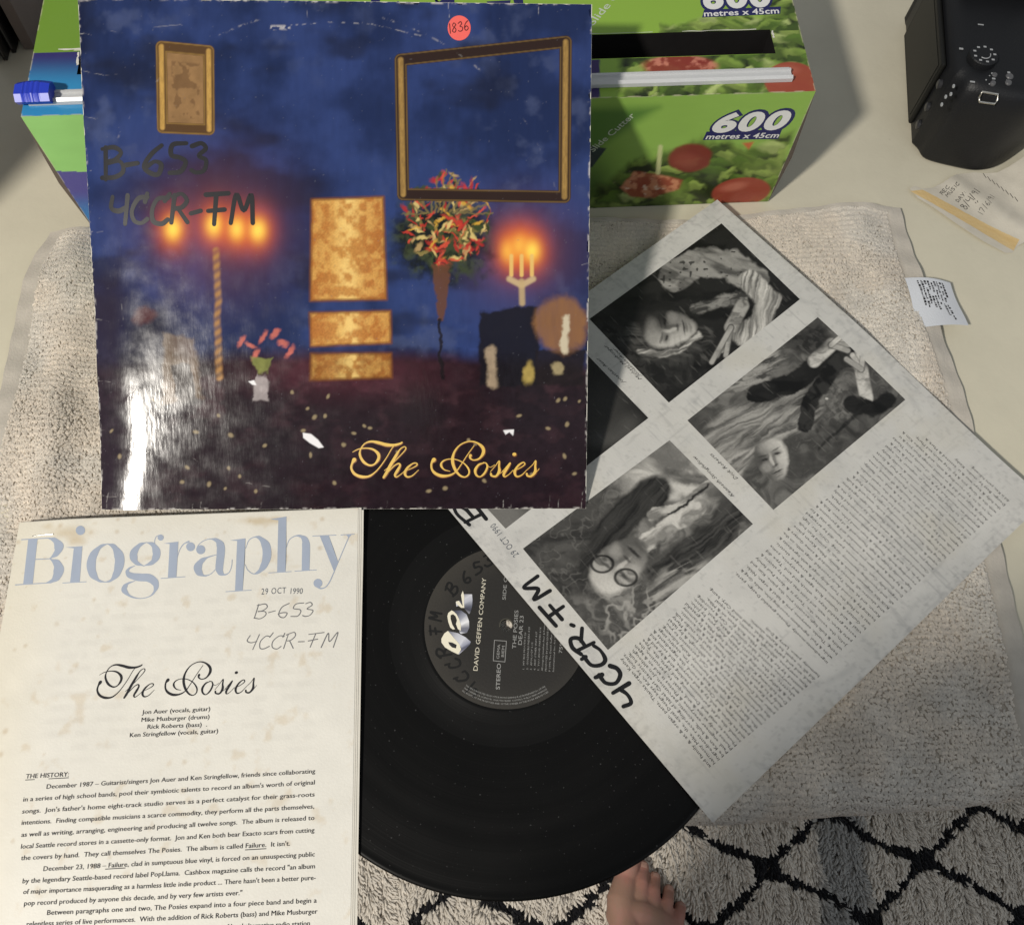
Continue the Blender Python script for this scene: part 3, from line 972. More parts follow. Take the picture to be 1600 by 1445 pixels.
def ins_paint(X, Y, U, V):
    c = np.zeros(U.shape + (3,)) + np.array([.545, .535, .505])
    st = fbm(U * .5, V * .5, 51, 4)
    c = c * (.90 + .2 * st)[..., None]
    # ring wear and grey scuffing along the edges
    ed = np.minimum(hI - np.abs(U), hI - np.abs(V))
    wear = sst(1.6, .0, ed) * sst(.5, .8, fbm(U * 3.4 + fbm(U, V, 52) * 3, V * 3.4, 53, 5))
    c = mix(c, np.array([.22, .22, .22]), wear * .38)
    rub = sst(.60, .80, fbm(U * .5, V * 7, 57, 3)) * sst(.45, .65, fbm(U * .4, V * .4, 58))
    c = mix(c, np.array([.27, .27, .27]), rub * .38)
    rub = sst(.62, .82, fbm(U * 6, V * .6, 59, 3)) * sst(.45, .65, fbm(U * .4 + 5, V * .4, 60))
    c = mix(c, np.array([.28, .28, .27]), rub * .30)
    blot = sst(.66, .8, fbm(U * .9, V * .9, 63, 3))
    c = mix(c, np.array([.30, .31, .30]), blot * .14)
    spk = sst(.79, .86, noise(U * 5, V * 5, 64))
    c = mix(c, np.array([.2, .2, .2]), spk * .2)
    yel = sst(.5, .8, fbm(U * .25, V * .25, 66))
    c = mix(c, np.array([.50, .47, .39]), yel * .4)
    r = np.hypot(U, V)
    c = mix(c, np.array([.36, .36, .35]), .35 * sst(.35, 0, np.abs(r - 14.6 - .3 * st)) * sst(.4, .6, fbm(U, V, 67)))
    return c


sheet('sleeve_face', fi, -hI, hI, -hI, hI, 300, 300, M_PAPERPRINT, ins, ins_paint, wv=.006)

# generic grey pictures standing in for the four portraits: marbled cloth and soft pale forms on black
g = lambda k: lin(np.array([k, k * .985, k * .95]) / 255.0)


def marble(U, V, sc, seed, lo, hi):
    wx = fbm(U * sc, V * sc, seed, 3); wy = fbm(U * sc + 31, V * sc - 11, seed + 3, 3)
    n = fbm(U * sc + 5 * wx, V * sc + 5 * wy, seed + 7, 4)
    r = .5 + .5 * np.sin(n * 7 + wx * 4)
    r = r * .75 + .25 * fbm(U * sc * 5, V * sc * 5, seed + 9, 4)
    ln_ = 1 - sst(0, .10, np.abs(np.sin(n * 10 + wx * 5)))
    c = g(lo) * (1 - r[..., None]) + g(hi) * r[..., None]
    return mix(c, g(hi + 25), ln_ * .35 * fbm(U * .05, V * .05, seed + 11))


def cloth_tone(X, Y, seed, lo, hi, ang=0.0, sc=.06, st=3.0):
    """folded soft tones between two greys, streaked along ang"""
    ca, sa = math.cos(ang), math.sin(ang)
    a = (X * ca + Y * sa) * sc / st; b = (-X * sa + Y * ca) * sc
    n = fbm(a + 1.2 * fbm(a * 2, b, seed + 1, 2), b + 1.5 * fbm(a, b, seed + 2, 2), seed, 5)
    t = sst(.3, .7, n)
    return g(lo) * (1 - t[..., None]) + g(hi) * t[..., None]


def put(c, m, seed, lo, hi, X, Y, ang=0.0, sc=.06, st=3.0):
    m = np.asarray(m)[..., None]
    return c * (1 - m) + cloth_tone(X, Y, seed, lo, hi, ang, sc, st) * m


def warp(X, Y, k, seed):
    return (X + k * (fbm(X * .045, Y * .045, seed, 4) - .5) * 2 + .25 * k * (fbm(X * .2, Y * .2, seed + 2, 3) - .5) * 2,
            Y + k * (fbm(X * .045 + 60, Y * .045, seed + 1, 4) - .5) * 2 + .25 * k * (fbm(X * .2 + 9, Y * .2, seed + 3, 3) - .5) * 2)


def face(c, X, Y, cx, cy, h, up, lit, seed, lo=70, hi=222):
    """a soft generic face: oval, sockets, nose and mouth; up points to the forehead, lit to the light"""
    ux, uy = up[0] / math.hypot(*up), up[1] / math.hypot(*up)
    X, Y = warp(X, Y, 4.5, seed + 40)
    dx, dy = (X - cx) / h, (Y - cy) / h
    p = dx * ux + dy * uy; q = dx * uy - dy * ux
    lx, ly = lit
    sk = (1 - sst(.86, 1.10, np.hypot(q / (.68 + .08 * p), p)))
    t = sst(-.55, .8, q * lx + p * ly + .25 * (fbm(q * 2, p * 2, seed, 3) - .5))
    c = mix(c, g(lo), sk)
    col = g(lo) * (1 - t[..., None]) + g(hi) * t[..., None]
    m = sk[..., None]; c = c * (1 - m) + col * m

    def dab(q0, p0, rq, rp, k, a, an=0.0, so=.6):
        nonlocal c
        c = mix(c, g(k), a * ell(q, p, q0, p0, rq, rp, an, so))
    for s_ in (-1, 1):
        dab(s_ * .30, .10, .21, .13, lo * .7, .55)
        dab(s_ * .30, .08, .13, .05, 26, .85, s_ * .1, .5)
        dab(s_ * .30, .27, .20, .04, 40, .6, s_ * .2)
        dab(s_ * .40, -.22, .20, .20, hi, .3)
    dab(-.10, -.12, .07, .28, lo * .8, .5); dab(.04, -.12, .06, .26, min(240, hi + 15), .5)
    dab(0, -.34, .15, .045, 40, .7); dab(0, -.58, .24, .04, 30, .85); dab(0, -.67, .17, .05, lo * 1.2, .5)
    dab(0, -.80, .2, .05, lo * .7, .35); dab(0, .62, .4, .25, hi, .25)
    return c


def hair(c, X, Y, pts, wd, seed, lo, hi, soft=8):
    """long strands combed along a stroke"""
    A, B = warp(X, Y, 5, seed); d = segd(A, B, pts)
    m = brush(A, B, pts, wd, soft)
    al = (X * (pts[-1][0] - pts[0][0]) + Y * (pts[-1][1] - pts[0][1])) / math.hypot(pts[-1][0] - pts[0][0], pts[-1][1] - pts[0][1])
    sd = ((A - pts[0][0]) * (pts[-1][1] - pts[0][1]) - (B - pts[0][1]) * (pts[-1][0] - pts[0][0])) / math.hypot(pts[-1][0] - pts[0][0], pts[-1][1] - pts[0][1])
    wv_ = 6 * fbm(al * .03, sd * .05, seed + 4, 2)
    st = sst(.25, .75, .6 * fbm((sd + wv_) * .28, al * .02, seed + 5, 3) + .4 * fbm((sd + wv_) * .07, al * .025, seed + 6, 2))
    col = g(lo) * (1 - st[..., None]) + g(hi) * st[..., None]
    m = m[..., None]
    return c * (1 - m) + col * m


def hand(c, X, Y, wrist, palm, tips, seed, k=190, w=9):
    """a pale hand: palm and separate fingers"""
    c = put(c, brush(X, Y, [wrist, palm], w * 1.7, 4), seed, k - 60, k + 20, X, Y, 0, .1, 2)
    for i, t_ in enumerate(tips):
        c = mix(c, g(k * .5), .6 * brush(X, Y, [palm, t_], w * .85, 2)); c = put(c, brush(X, Y, [palm, t_], w * .6, 2), seed + 1 + i, k - 30, k + 30, X, Y)
    return c


def pic1(X, Y, U, V):
    A, B = warp(X, Y, 6, 700)
    c = cloth_tone(X, Y, 701, 20, 38)
    c = put(c, .7 * ell(A, B, 985, 560, 80, 34, .6, .6), 702, 24, 66, X, Y, .6, .12, 1.5)
    c = put(c, brush(A, B, [(1052, 432), (1092, 410), (1140, 412), (1178, 440)], 46, 5), 703, 92, 166, X, Y, .3, .08, 4)
    c = mix(c, g(38), .85 * sst(.80, .85, noise(X * .19, Y * .19, 75)) * brush(A, B, [(1052, 432), (1145, 412)], 42, 5))
    c = hair(c, X, Y, [(1172, 440), (1200, 470), (1188, 505), (1160, 525)], 34, 704, 90, 236, 5)
    c = put(c, brush(A, B, [(1088, 484), (1125, 472), (1158, 468)], 20, 6), 705, 66, 150, X, Y, -.3, .15, 3)
    c = hand(c, X, Y, (1160, 478), (1142, 512), [(1128, 548), (1120, 556), (1134, 556), (1112, 566)], 706, 160, 12)
    c = hair(c, X, Y, [(990, 520), (1015, 545), (1055, 552), (1098, 528)], 30, 715, 22, 92, 12)
    c = face(c, X, Y, 1044, 514, 42, (-.93, .1), (.9, -.35), 709, 48, 214)
    c = hair(c, X, Y, [(998, 549), (1030, 553), (1064, 546), (1094, 524)], 8, 712, 100, 226, 5)
    c = put(c, .6 * sst(.5, .72, fbm(X * .10, Y * .03, 78)) * ell(X, Y, 1090, 575, 60, 33, .5, .6), 713, 28, 76, X, Y)
    return c


def pic2(X, Y, U, V):
    A, B = warp(X, Y, 6, 720)
    c = marble(X, Y, .018, 81, 62, 128)
    c = put(c, .9 * ell(A, B, 1172, 580, 56, 24, -.5, .35), 727, 70, 178, X, Y, -.35, .22, 4)
    c = put(c, .95 * ell(A, B, 1318, 648, 60, 42, -.5, .2), 730, 56, 100, X, Y, .6, .07, 2)
    c = put(c, .8 * ell(A, B, 1300, 626, 32, 36, -.5, .35), 731, 84, 136, X, Y, .6, .12, 1)
    c = hair(c, X, Y, [(1108, 712), (1150, 668), (1205, 645), (1250, 640)], 66, 723, 76, 176, 16)
    c = hair(c, X, Y, [(1140, 740), (1170, 690), (1240, 655)], 36, 737, 86, 188, 12)
    c = face(c, X, Y, 1206, 716, 37, (-.42, -.9), (-.95, .0), 724, 92, 224)
    c = hair(c, X, Y, [(1150, 720), (1172, 690), (1200, 676), (1240, 668)], 16, 738, 90, 190, 7)
    c = put(c, brush(A, B, [(1182, 615), (1235, 602), (1272, 572), (1318, 553)], 30, 4), 728, 16, 38, X, Y)
    c = put(c, brush(A, B, [(1256, 664), (1270, 618), (1305, 572), (1330, 560)], 26, 4), 729, 20, 54, X, Y, 1, .1, 2)
    c = mix(c, g(222), sst(.86, .9, noise(X * .13, Y * .13, 86)) * ell(X, Y, 1300, 610, 24, 16, 0, .4))
    c = hand(c, X, Y, (1272, 564), (1298, 540), [(1322, 532), (1326, 540), (1324, 549), (1312, 528)], 732, 198, 12)
    c = hand(c, X, Y, (1354, 622), (1345, 578), [(1338, 552), (1331, 556), (1348, 554), (1322, 562)], 740, 198, 12)
    c = put(c, brush(A, B, [(1330, 632), (1362, 641), (1386, 624)], 24, 4), 734, 16, 40, X, Y)
    c = put(c, .9 * ell(A, B, 1262, 525, 36, 26, .3, .3), 735, 34, 72, X, Y, .3, .2, 2)
    c = put(c, .8 * brush(A, B, [(1280, 702), (1318, 668), (1345, 640)], 5, 3), 736, 22, 40, X, Y)
    return c


def pic3(X, Y, U, V):
    A, B = warp(X, Y, 7, 740)
    c = marble(X, Y, .024, 91, 60, 146)
    sw = sst(.72, .95, 1 - np.abs(np.sin(5.5 * fbm(X * .06, Y * .06, 94, 3))))
    dk = ell(A, B, 872, 845, 72, 100, -.4, .25)
    c = put(c, .85 * dk, 741, 42, 76, X, Y)
    c = mix(c, g(116), .5 * sw * dk)
    c = put(c, ell(A, B, 1045, 738, 78, 54, .2, .4), 742, 120, 216, X, Y, .5, .04, 2)
    c = put(c, .9 * brush(A, B, [(1002, 765), (1040, 740), (1104, 750)], 16, 10), 743, 70, 130, X, Y, .2, .08, 3)
    c = hair(c, X, Y, [(930, 880), (958, 830), (990, 792), (1024, 770)], 50, 745, 20, 64, 10)
    c = hair(c, X, Y, [(1140, 800), (1124, 832), (1085, 856), (1030, 886)], 44, 746, 24, 84, 10)
    c = put(c, brush(A, B, [(1008, 850), (1045, 822), (1092, 792)], 26, 5), 751, 140, 218, X, Y, -.6, .07, 2)
    c = put(c, brush(A, B, [(1020, 806), (1062, 790), (1106, 757)], 15, 4), 744, 130, 210, X, Y, -.3, .1, 4)
    c = put(c, brush(A, B, [(1042, 804), (1082, 780), (1106, 757)], 4, 3), 752, 24, 46, X, Y)
    c = face(c, X, Y, 968, 884, 52, (-.74, .68), (.5, .55), 747, 96, 222)
    for ex, ey in ((941, 881), (978, 902)):
        d = np.hypot((X - ex) / 17, (Y - ey) / 13)
        c = put(c, .75 * (1 - sst(.85, 1.0, d)), 748, 74, 176, X, Y, .6, .12, 2)
        c = mix(c, g(28), .9 * sst(.2, .06, np.abs(d - 1)))
    c = put(c, .85 * ell(A, B, 1066, 918, 60, 36, -.5, .3), 753, 56, 186, X, Y, -.5, .12, 6)
    net = 1 - sst(.0, .10, np.abs(fbm(X * .05, Y * .05, 98, 3) - .5))
    c = mix(c, g(186), .6 * net * ell(X, Y, 985, 960, 52, 46, 0, .25))
    return c


def pic4(X, Y, U, V):
    c = np.zeros(U.shape + (3,)) + g(38)
    c = mix(c, g(88), ell(X, Y, 960, 672, 38, 20, -.4, .5))
    c = mix(c, g(60), ell(X, Y, 940, 640, 40, 40, 0, .7))
    c = mix(c, g(120), ell(X, Y, 770, 800, 80, 40, .5, .6))
    return c


def picture(name, quad, painter, n=(150, 190)):
    q_ = fi.uv(quad)
    a, b = np.meshgrid(np.linspace(0, 1, n[0]), np.linspace(0, 1, n[1]))
    uv = (q_[0][None, None] * ((1 - a) * (1 - b))[..., None] + q_[1][None, None] * (a * (1 - b))[..., None] + q_[2][None, None] * (a * b)[..., None] + q_[3][None, None] * ((1 - a) * b)[..., None])
    X, Y = fi.px(uv[..., 0], uv[..., 1])
    c = painter(X, Y, uv[..., 0], uv[..., 1])
    grain = fbm(uv[..., 0] * 9, uv[..., 1] * 9, 99, 3)
    c = c * (.9 + .2 * grain)[..., None] * .80
    sc_ = sst(.70, .82, fbm(uv[..., 0] * .8, uv[..., 1] * 5, 100, 3)) * .10
    c = mix(c, g(170), sc_)
    return link_mesh(name, fi.lift(uv.reshape(-1, 2), .014), grid_faces(n[0], n[1], True), M_PAPERPRINT, ins, c.reshape(-1, 3), smooth=True)


picture('photograph', [(1127, 350), (1249, 469), (1045, 629), (921, 498)], pic1, (190, 240))
picture('photograph', [(1277, 497), (1415, 624), (1208, 797), (1074, 657)], pic2, (190, 240))
picture('photograph', [(1046, 688), (1176, 819), (950, 1015), (817, 857)], pic3, (190, 240))
picture('photograph', [(885, 520), (1013, 653), (790, 826), (665, 690)], pic4)

ik = Ink(fi, .018)
WORDS = ("recording being equal parts sound mind and body is fully intended to contain the following vital ingredients Guitars and voices by Jon and Ken the bulk of which was done in equal parts although he did mostly electric acoustic "
         "and again for the backing Drumming and percussion by Mike with tambourine and keys Bass by Rick who also sings high harmony on some Even recorded at the studio mixed by John and assisted by the engineer everyone is grateful to be "
         "around piano organ and strings arranged while you wait Photos by Karen Design and Type by our friends Thanks to family Marty Terry Paul Cary Mark Scott Tim Nikki Andy Carl Larry Greg Don Kathy Kim Chris and all at the label").split()
rt = random.Random(5)


def words(n):
    s_ = ''
    while len(s_) < n:
        s_ += rt.choice(WORDS) + (rt.choice(['', '', '', ',', '.', ' &']) + ' ')
    return s_.strip()


def column(p_start0, p_startN, p_end0, p_endN, n, cap, shorten=()):
    a0, aN, b0, bN = fi.uv([p_start0, p_startN, p_end0, p_endN])
    for i in range(n):
        t = i / (n - 1)
        a = a0 * (1 - t) + aN * t; b = b0 * (1 - t) + bN * t
        k = dict(shorten).get(i, 1.0) * (1 - rt.uniform(0, .03))
        b = a + (b - a) * k
        L_ = np.hypot(*(b - a))
        ik.text(words(int(L_ / cap / .78)), a, b, cap, photo=False, res=1)


column((1111, 1197), (1281, 1055), (969, 1024), (1116, 905), 27, .20, [(22, .93), (23, .9), (24, 1.0), (25, .62), (26, .5)])
column((1294, 1034), (1583, 779), (1150, 894), (1436, 648), 42, .19, [(38, .9), (39, .82), (40, .55), (41, .4)])
ik.text('Jonathan Auer', (1003, 588), (960, 543), .2, shear=.45, res=1); ik.text('Michael Musburger', (985, 572), (930, 515), .2, shear=.45, res=1) if False else None
ik.text('Jonathan Auer', (978, 598), (934, 558), .22, shear=.45, res=1)
ik.text('Michael Musburger', (1003, 592), (946, 538), .22, shear=.45, res=1)
ik.text('Kenneth Stringfellow', (1147, 775), (1085, 712), .24, shear=.45, res=1)
ik.text('Dick Roberts', (1153, 748), (1111, 708), .24, shear=.45, res=1)
ik.build('printed_text', M_INKTEXT, ins)
ik = Ink(fi, .022)
ik.hand('4CCR.FM', (1000, 1087), (835, 894), 1.15, .24, slant=-.02)
ik.build('handwriting', M_MARKER, ins)
ik = Ink(fi, .022)
ik.hand('B', (757, 807), (731, 779), 1.15, .24)
ik.build('handwriting', M_MARKER, ins)
ik = Ink(fi, .02)
ik.text('29 OCT 1990', (811, 866), (773, 817), .42, spacing=1.1)
ik.build('date_stamp', M_STAMP, ins)


# ------------------------------------------------------------------ album cover leaning on the boxes
CO = np.array([-10.49364, 20.44648, 8.82844]); CM = rotm(.51721, .0025, .01989); CS = 30.5


def cov_bend(u, v):
    e = np.clip((-12.3 - u) / 2.95, 0, 1.2)                      # the loose left edge curls and ripples
    z = -.27 * e ** 2 + .045 * np.sin(v * .75 + .4) * e
    z = z + .0022 * ((v + 2.0) ** 2 - 60) * sst(-7, -15, u) * sst(11, 2, v)
    return z


fc_ = Frame(CO, CM, cov_bend)
cov = thing('album_cover', 'worn blue and maroon album cover leaning against the green box', 'album cover', CO, CM)
hC = CS / 2
slab('cover_board', fc_, -hC, hC, -hC, hC, 62, 62, .34, M_CARD, cov, top=-.008)


def cov_edge(U, V):
    """the print is rubbed off in bites along the edges"""
    def bite(t, s_): return .012 + .05 * sst(.55, .85, fbm(t * 1.7, t * 0 + s_, 111 + s_, 3)) + .14 * sst(.84, .93, noise(t * 2.3, t * 0 + s_, 131 + s_))
    U = np.where(U >= hC - 1e-6, U - bite(V, 1), U); U = np.where(U <= -hC + 1e-6, U + bite(V, 2) * .8, U)
    V = np.where(V >= hC - 1e-6, V - bite(U, 3), V); V = np.where(V <= -hC + 1e-6, V + bite(U, 4) * .6, V)
    return U, V


def cov_paint(X, Y, U, V):
    """a plain generic picture in the cover's colours: blue cloudy wall, dark maroon floor, warm blocks and flecks"""
    n1 = fbm(X * .010, Y * .010, 141, 5); n2 = fbm(X * .03, Y * .03, 142, 4)
    brushy = fbm(X * .14, Y * .03, 146, 3)
    c = mix(np.zeros(U.shape + (3,)) + alb(29, 42, 80), alb(45, 61, 110), sst(.35, .68, n1))
    c = mix(c, alb(74, 84, 118), .5 * sst(.52, .78, n2) * sst(.4, .7, fbm(X * .006 + 3, Y * .006, 143)))
    c = mix(c, alb(24, 29, 50), .7 * sst(.55, .75, fbm(X * .008 + 8, Y * .014, 144)))
    c = c * (.9 + .2 * brushy)[..., None]
    # warm glows in the printed picture
    for gx, gy, r_ in ((337, 358, 105), (815, 392, 78)):
        d = np.hypot((X - gx), (Y - gy) * 1.1)
        c = mix(c, alb(120, 70, 75), .55 * np.exp(-(d / r_) ** 2))
    # floor
    fl_ = sst(-14, 22, Y - (548 + 16 * (n1 - .5) + .00012 * (X - 540) ** 2))
    f = mix(np.zeros(U.shape + (3,)) + alb(36, 25, 31), alb(60, 40, 46), sst(.45, .7, fbm(X * .03, Y * .05, 151, 4)))
    f = mix(f, alb(30, 24, 30), sst(.5, .7, fbm(X * .012, Y * .02, 152, 4)) * .8)
    f = mix(f, alb(84, 36, 48), .6 * np.exp(-((X - 540) / 150) ** 2 - ((Y - 580) / 40) ** 2))
    f = mix(f, alb(36, 26, 32), sst(600, 700, Y) * .6)
    c = mix(c, f, fl_)
    c = mix(c, alb(44, 34, 44), .8 * sst(230, 170, X) * sst(390, 470, Y))
    # centre: three glowing ochre blocks, one above the other
    tex = fbm(X * .09, Y * .09, 161, 3)
    och = mix(np.zeros(U.shape + (3,)) + alb(172, 108, 48), alb(216, 168, 90), sst(.3, .75, tex) * .6 + .4 * np.exp(-((X - 540) / 30) ** 2))
    for pts in ([(487, 312), (599, 308), (604, 468), (485, 470)], [(484, 489), (610, 486), (611, 536), (486, 541)], [(486, 553), (611, 552), (612, 590), (485, 594)]):
        wob = 2.0 * (fbm(X * .05, Y * .05, 163, 4) - .5)
        pm_ = polym(X + wob, Y + wob, pts, 2.2)
        xm = np.mean([q_[0] for q_ in pts]); weave = .86 + .28 * noise(X * .55, Y * .55, 166)
        c = mix(c, och * (weave * (.72 if pts[0][1] > 540 else 1.0))[..., None], pm_ * .97)
        c = mix(c, alb(250, 220, 140), .5 * pm_ * np.exp(-((X - xm) / 16) ** 2) * sst(.3, .7, tex))
        rim = (1 - sst(1.5, 4.0, segd(X, Y, pts + [pts[0]])))
        c = mix(c, alb(112, 66, 32), .75 * rim * (.5 + .5 * tex))
    # left and right: clusters of yellow dabs in the glows
    for dx, dy in ((270, 358), (335, 352), (371, 358), (403, 360), (797, 392), (814, 385), (831, 392)):
        d = np.hypot(X - dx, (Y - dy) * .75)
        c = mix(c, alb(226, 96, 44), .85 * np.exp(-(d / 24) ** 2))
        c = mix(c, alb(255, 214, 90), np.exp(-(d / 12) ** 2))
    c = mix(c, alb(176, 130, 74) , .85 * brush(X + 5 * (n2 - .5), Y, [(338, 392), (343, 590)], 10, 6) * (.7 + .3 * np.sin(Y * .42 + X * .25)))
    for dx in (799, 815, 831): c = mix(c, alb(226, 188, 110), .9 * brush(X, Y, [(dx, 400), (dx, 430)], 6, 3))
    c = mix(c, alb(205, 180, 135), .8 * brush(X, Y, [(796, 436), (815, 446), (833, 436)], 9, 5)); c = mix(c, alb(190, 165, 120), .8 * brush(X, Y, [(815, 440), (816, 474)], 9, 5))
    X0_, Y0_ = X, Y
    X, Y = warp(X0_, Y0_, 6.5, 760)
    # right: a dense patch of leaf greens with red, cream and yellow dabs
    leaf = ell(X + 22 * (n2 - .5) * 2, Y + 20 * (tex - .5) * 2, 690, 372, 78, 62, .1, .35)
    c = mix(c, mix(np.zeros(U.shape + (3,)) + alb(22, 26, 26), alb(58, 66, 44), sst(.4, .75, fbm(X * .08, Y * .08, 171))), leaf)
    rp = random.Random(9)
    XW_, YW_ = X + 7 * (tex - .5), Y + 7 * (brushy - .5)
    for k in range(190):
        a_, r_ = rp.uniform(0, 6.28), math.sqrt(rp.random())
        px_, py_ = 698 + 70 * r_ * math.cos(a_), 346 + 66 * r_ * math.sin(a_) * (1.0 if math.sin(a_) > 0 else 1.15)
        colr = rp.choice([alb(170, 44, 40), alb(190, 60, 48), alb(206, 78, 60), alb(214, 190, 120), alb(206, 160, 60), alb(180, 150, 100), alb(60, 72, 40), alb(34, 42, 28), alb(120, 110, 60)])
        c = mix(c, colr, .85 * ell(XW_, YW_, px_, py_, rp.uniform(4, 13), rp.uniform(1.4, 3.6), rp.uniform(0, 3.1), .5))
    for k in range(12):
        px_ = 630 + k * 13; c = mix(c, alb(118, 104, 66), .8 * brush(X, Y, [(690 + (px_ - 700) * .4, 330), (px_, 262 + 13 * abs(k - 5.5))], 3.0, 2))
    c = mix(c, alb(98, 64, 46), .9 * polym(X, Y, [(674, 412), (704, 412), (693, 502), (686, 502)], 4)); c = mix(c, alb(26, 22, 26), .9 * brush(X, Y, [(689, 500), (690, 590)], 5, 3))
    # lower right: dark blocks, a straw coloured round, pale dabs; lower left: dim shapes
    c = mix(c, alb(24, 22, 28), .94 * polym(X, Y, [(748, 486), (842, 480), (838, 604), (752, 604)], 6)); c = mix(c, alb(30, 24, 26), .9 * polym(X, Y, [(836, 548), (914, 546), (914, 604), (836, 604)], 6))
    c = mix(c, alb(142, 100, 62), .92 * ell(X + 8 * (tex - .5), Y, 878, 506, 42, 44, 0, .2) * (.75 + .25 * brushy))
    c = mix(c, alb(206, 196, 170), .85 * brush(X, Y, [(882, 500), (883, 545)], 12, 6)); c = mix(c, alb(170, 150, 125), .8 * brush(X, Y, [(769, 548), (771, 600)], 15, 8))
    c = mix(c, alb(176, 160, 120), .7 * ell(X, Y, 870, 577, 11, 11, 0, .3)); c = mix(c, alb(190, 165, 90), .7 * ell(X, Y, 825, 585, 9, 18, 0, .4))
    c = mix(c, alb(30, 24, 28), .75 * ell(X, Y, 235, 560, 44, 70, 0, .5)); c = mix(c, alb(120, 98, 72), .6 * polym(X, Y, [(255, 520), (300, 528), (318, 625), (252, 630)], 8)); c = mix(c, alb(34, 30, 34), .85 * polym(X, Y, [(266, 568), (296, 568), (310, 630), (276, 632)], 4))
    c = mix(c, alb(84, 44, 44), .8 * ell(X, Y, 225, 495, 16, 14, 0, .4))
    for px_, py_ in ((375, 535), (392, 540), (410, 525), (428, 522), (442, 535), (455, 548), (400, 555)): c = mix(c, alb(190, 104, 92), .9 * ell(X, Y, px_, py_, 10, 4, -1.0 + .3 * ((px_ * 7) % 5), .5))
    c = mix(c, alb(128, 132, 72), .85 * polym(X, Y, [(392, 560), (428, 558), (418, 582), (402, 584)], 5)); c = mix(c, alb(170, 160, 160), .8 * polym(X, Y, [(401, 586), (417, 586), (421, 626), (396, 627)], 4))
    shade_ = .72 + .56 * fbm(X0_ * .11, Y0_ * .11, 765, 4)
    c = c * np.where(fl_ * (Y0_ > 480) > .01, shade_, 1.0)[..., None]
    X, Y = X0_, Y0_
    # two plain rectangles in dull gold: a small filled one and a large empty one
    def fr_(pts, w_, ca, cb, fill=None):
        nonlocal c
        P_ = pts + [pts[0]]
        d = segd(X, Y, P_)
        if fill is not None: c = mix(c, fill * (.8 + .4 * tex)[..., None], polym(X, Y, pts, 2))
        c = mix(c, ca, 1 - sst(w_ - 1, w_ + .6, d))
        dv = np.minimum(segd(X, Y, [pts[0], pts[3]]), segd(X, Y, [pts[1], pts[2]]))
        c = mix(c, cb, (1 - sst(w_ * .12, w_ * .5, np.abs(dv - w_ * .1))) * (.45 + .5 * fbm(X * .5, Y * .12, 195)) * (1 - sst(w_ - 1, w_ + .6, d)))
        c = mix(c, cb * .55, (1 - sst(.5, 1.6, np.abs(d - w_ * .8))) * .5)
    fr_([(252, 73), (326, 80), (327, 203), (254, 200)], 9, alb(86, 62, 38), alb(206, 164, 88), alb(140, 108, 72))
    fr_([(626, 94), (884, 66), (882, 308), (630, 304)], 10, alb(46, 32, 28), alb(176, 140, 78))
    c = mix(c, alb(92, 66, 44), .55 * sst(.5, .62, fbm(X * .09, Y * .09, 197, 3)) * polym(X, Y, [(268, 96), (312, 100), (312, 186), (268, 184)], 4))
    # pale flecks on the floor
    rp = random.Random(21)
    for k in range(46):
        px_, py_ = rp.uniform(170, 910), rp.uniform(608, 785)
        if 540 < px_ < 850 and 680 < py_ < 750 and rp.random() < .6: continue
        c = mix(c, alb(150, 134, 104), .85 * ell(X + 4 * (tex - .5), Y, px_, py_, rp.uniform(2.5, 4.6), rp.uniform(2, 3.4), rp.uniform(0, 3), .5))
    # wear of the card itself: a ring rubbed by the disc, creases, flakes torn down to the white
    wh = alb(205, 200, 196)
    rW = np.hypot(U + .6, V - .3)
    ringm = sst(.10, 0, np.abs(rW - 14.4 + .15 * (n1 - .5))) * sst(.55, .72, fbm(U * 1.3, V * 1.3, 181)) * sst(3, 8, V)
    c = mix(c, wh, .28 * ringm * sst(.4, .6, fbm(X * .3, Y * .3, 193)))
    c = mix(c, wh, .6 * brush(X + 6 * (n2 - .5), Y + 5 * np.sin(X * .05), [(425, 47), (450, 41)], 7, 4) * sst(.42, .6, fbm(X * .25, Y * .25, 191))); c = mix(c, wh, .4 * brush(X, Y, [(455, 40), (520, 35), (580, 38), (622, 48), (660, 57)], 1.6, 2.0) * sst(.45, .65, fbm(X * .22, Y * .22, 192)))
    for pts, w_ in (([(473, 676), (486, 678), (497, 687), (506, 699), (498, 700), (484, 692), (474, 684)], 1.5), ([(786, 672), (803, 671), (802, 681), (796, 675), (790, 679)], 1.2), ([(388, 596), (397, 594), (401, 602), (394, 601)], 1.2)):
        c = mix(c, alb(232, 230, 232), polym(X, Y, pts, w_))
    cr = random.Random(33)
    for k in range(26):
        side = cr.choice('lllrbbbt')
        t = cr.random()
        p = {'l': (119 + t * 41, t * 790), 'r': (923 - t * 6, 12 + 780 * t), 'b': (162 + 750 * t, 793), 't': (122 + 800 * t, 4)}[side]
        dn = {'l': (1, .12), 'r': (-1, .1), 'b': (.1, -1), 't': (.08, 1)}[side]
        l_ = cr.uniform(5, 26)
        pts = [p, (p[0] + dn[0] * l_ * .5, p[1] + dn[1] * l_ * .5 + cr.uniform(-1, 1)), (p[0] + dn[0] * l_, p[1] + dn[1] * l_ + cr.uniform(-2, 2))]
        c = mix(c, wh, cr.uniform(.15, .55) * brush(X + 3 * (tex - .5), Y + 3 * (n2 - .5), pts, .7, 1.3) * sst(.3, .6, fbm(X * .2, Y * .2, 199)))
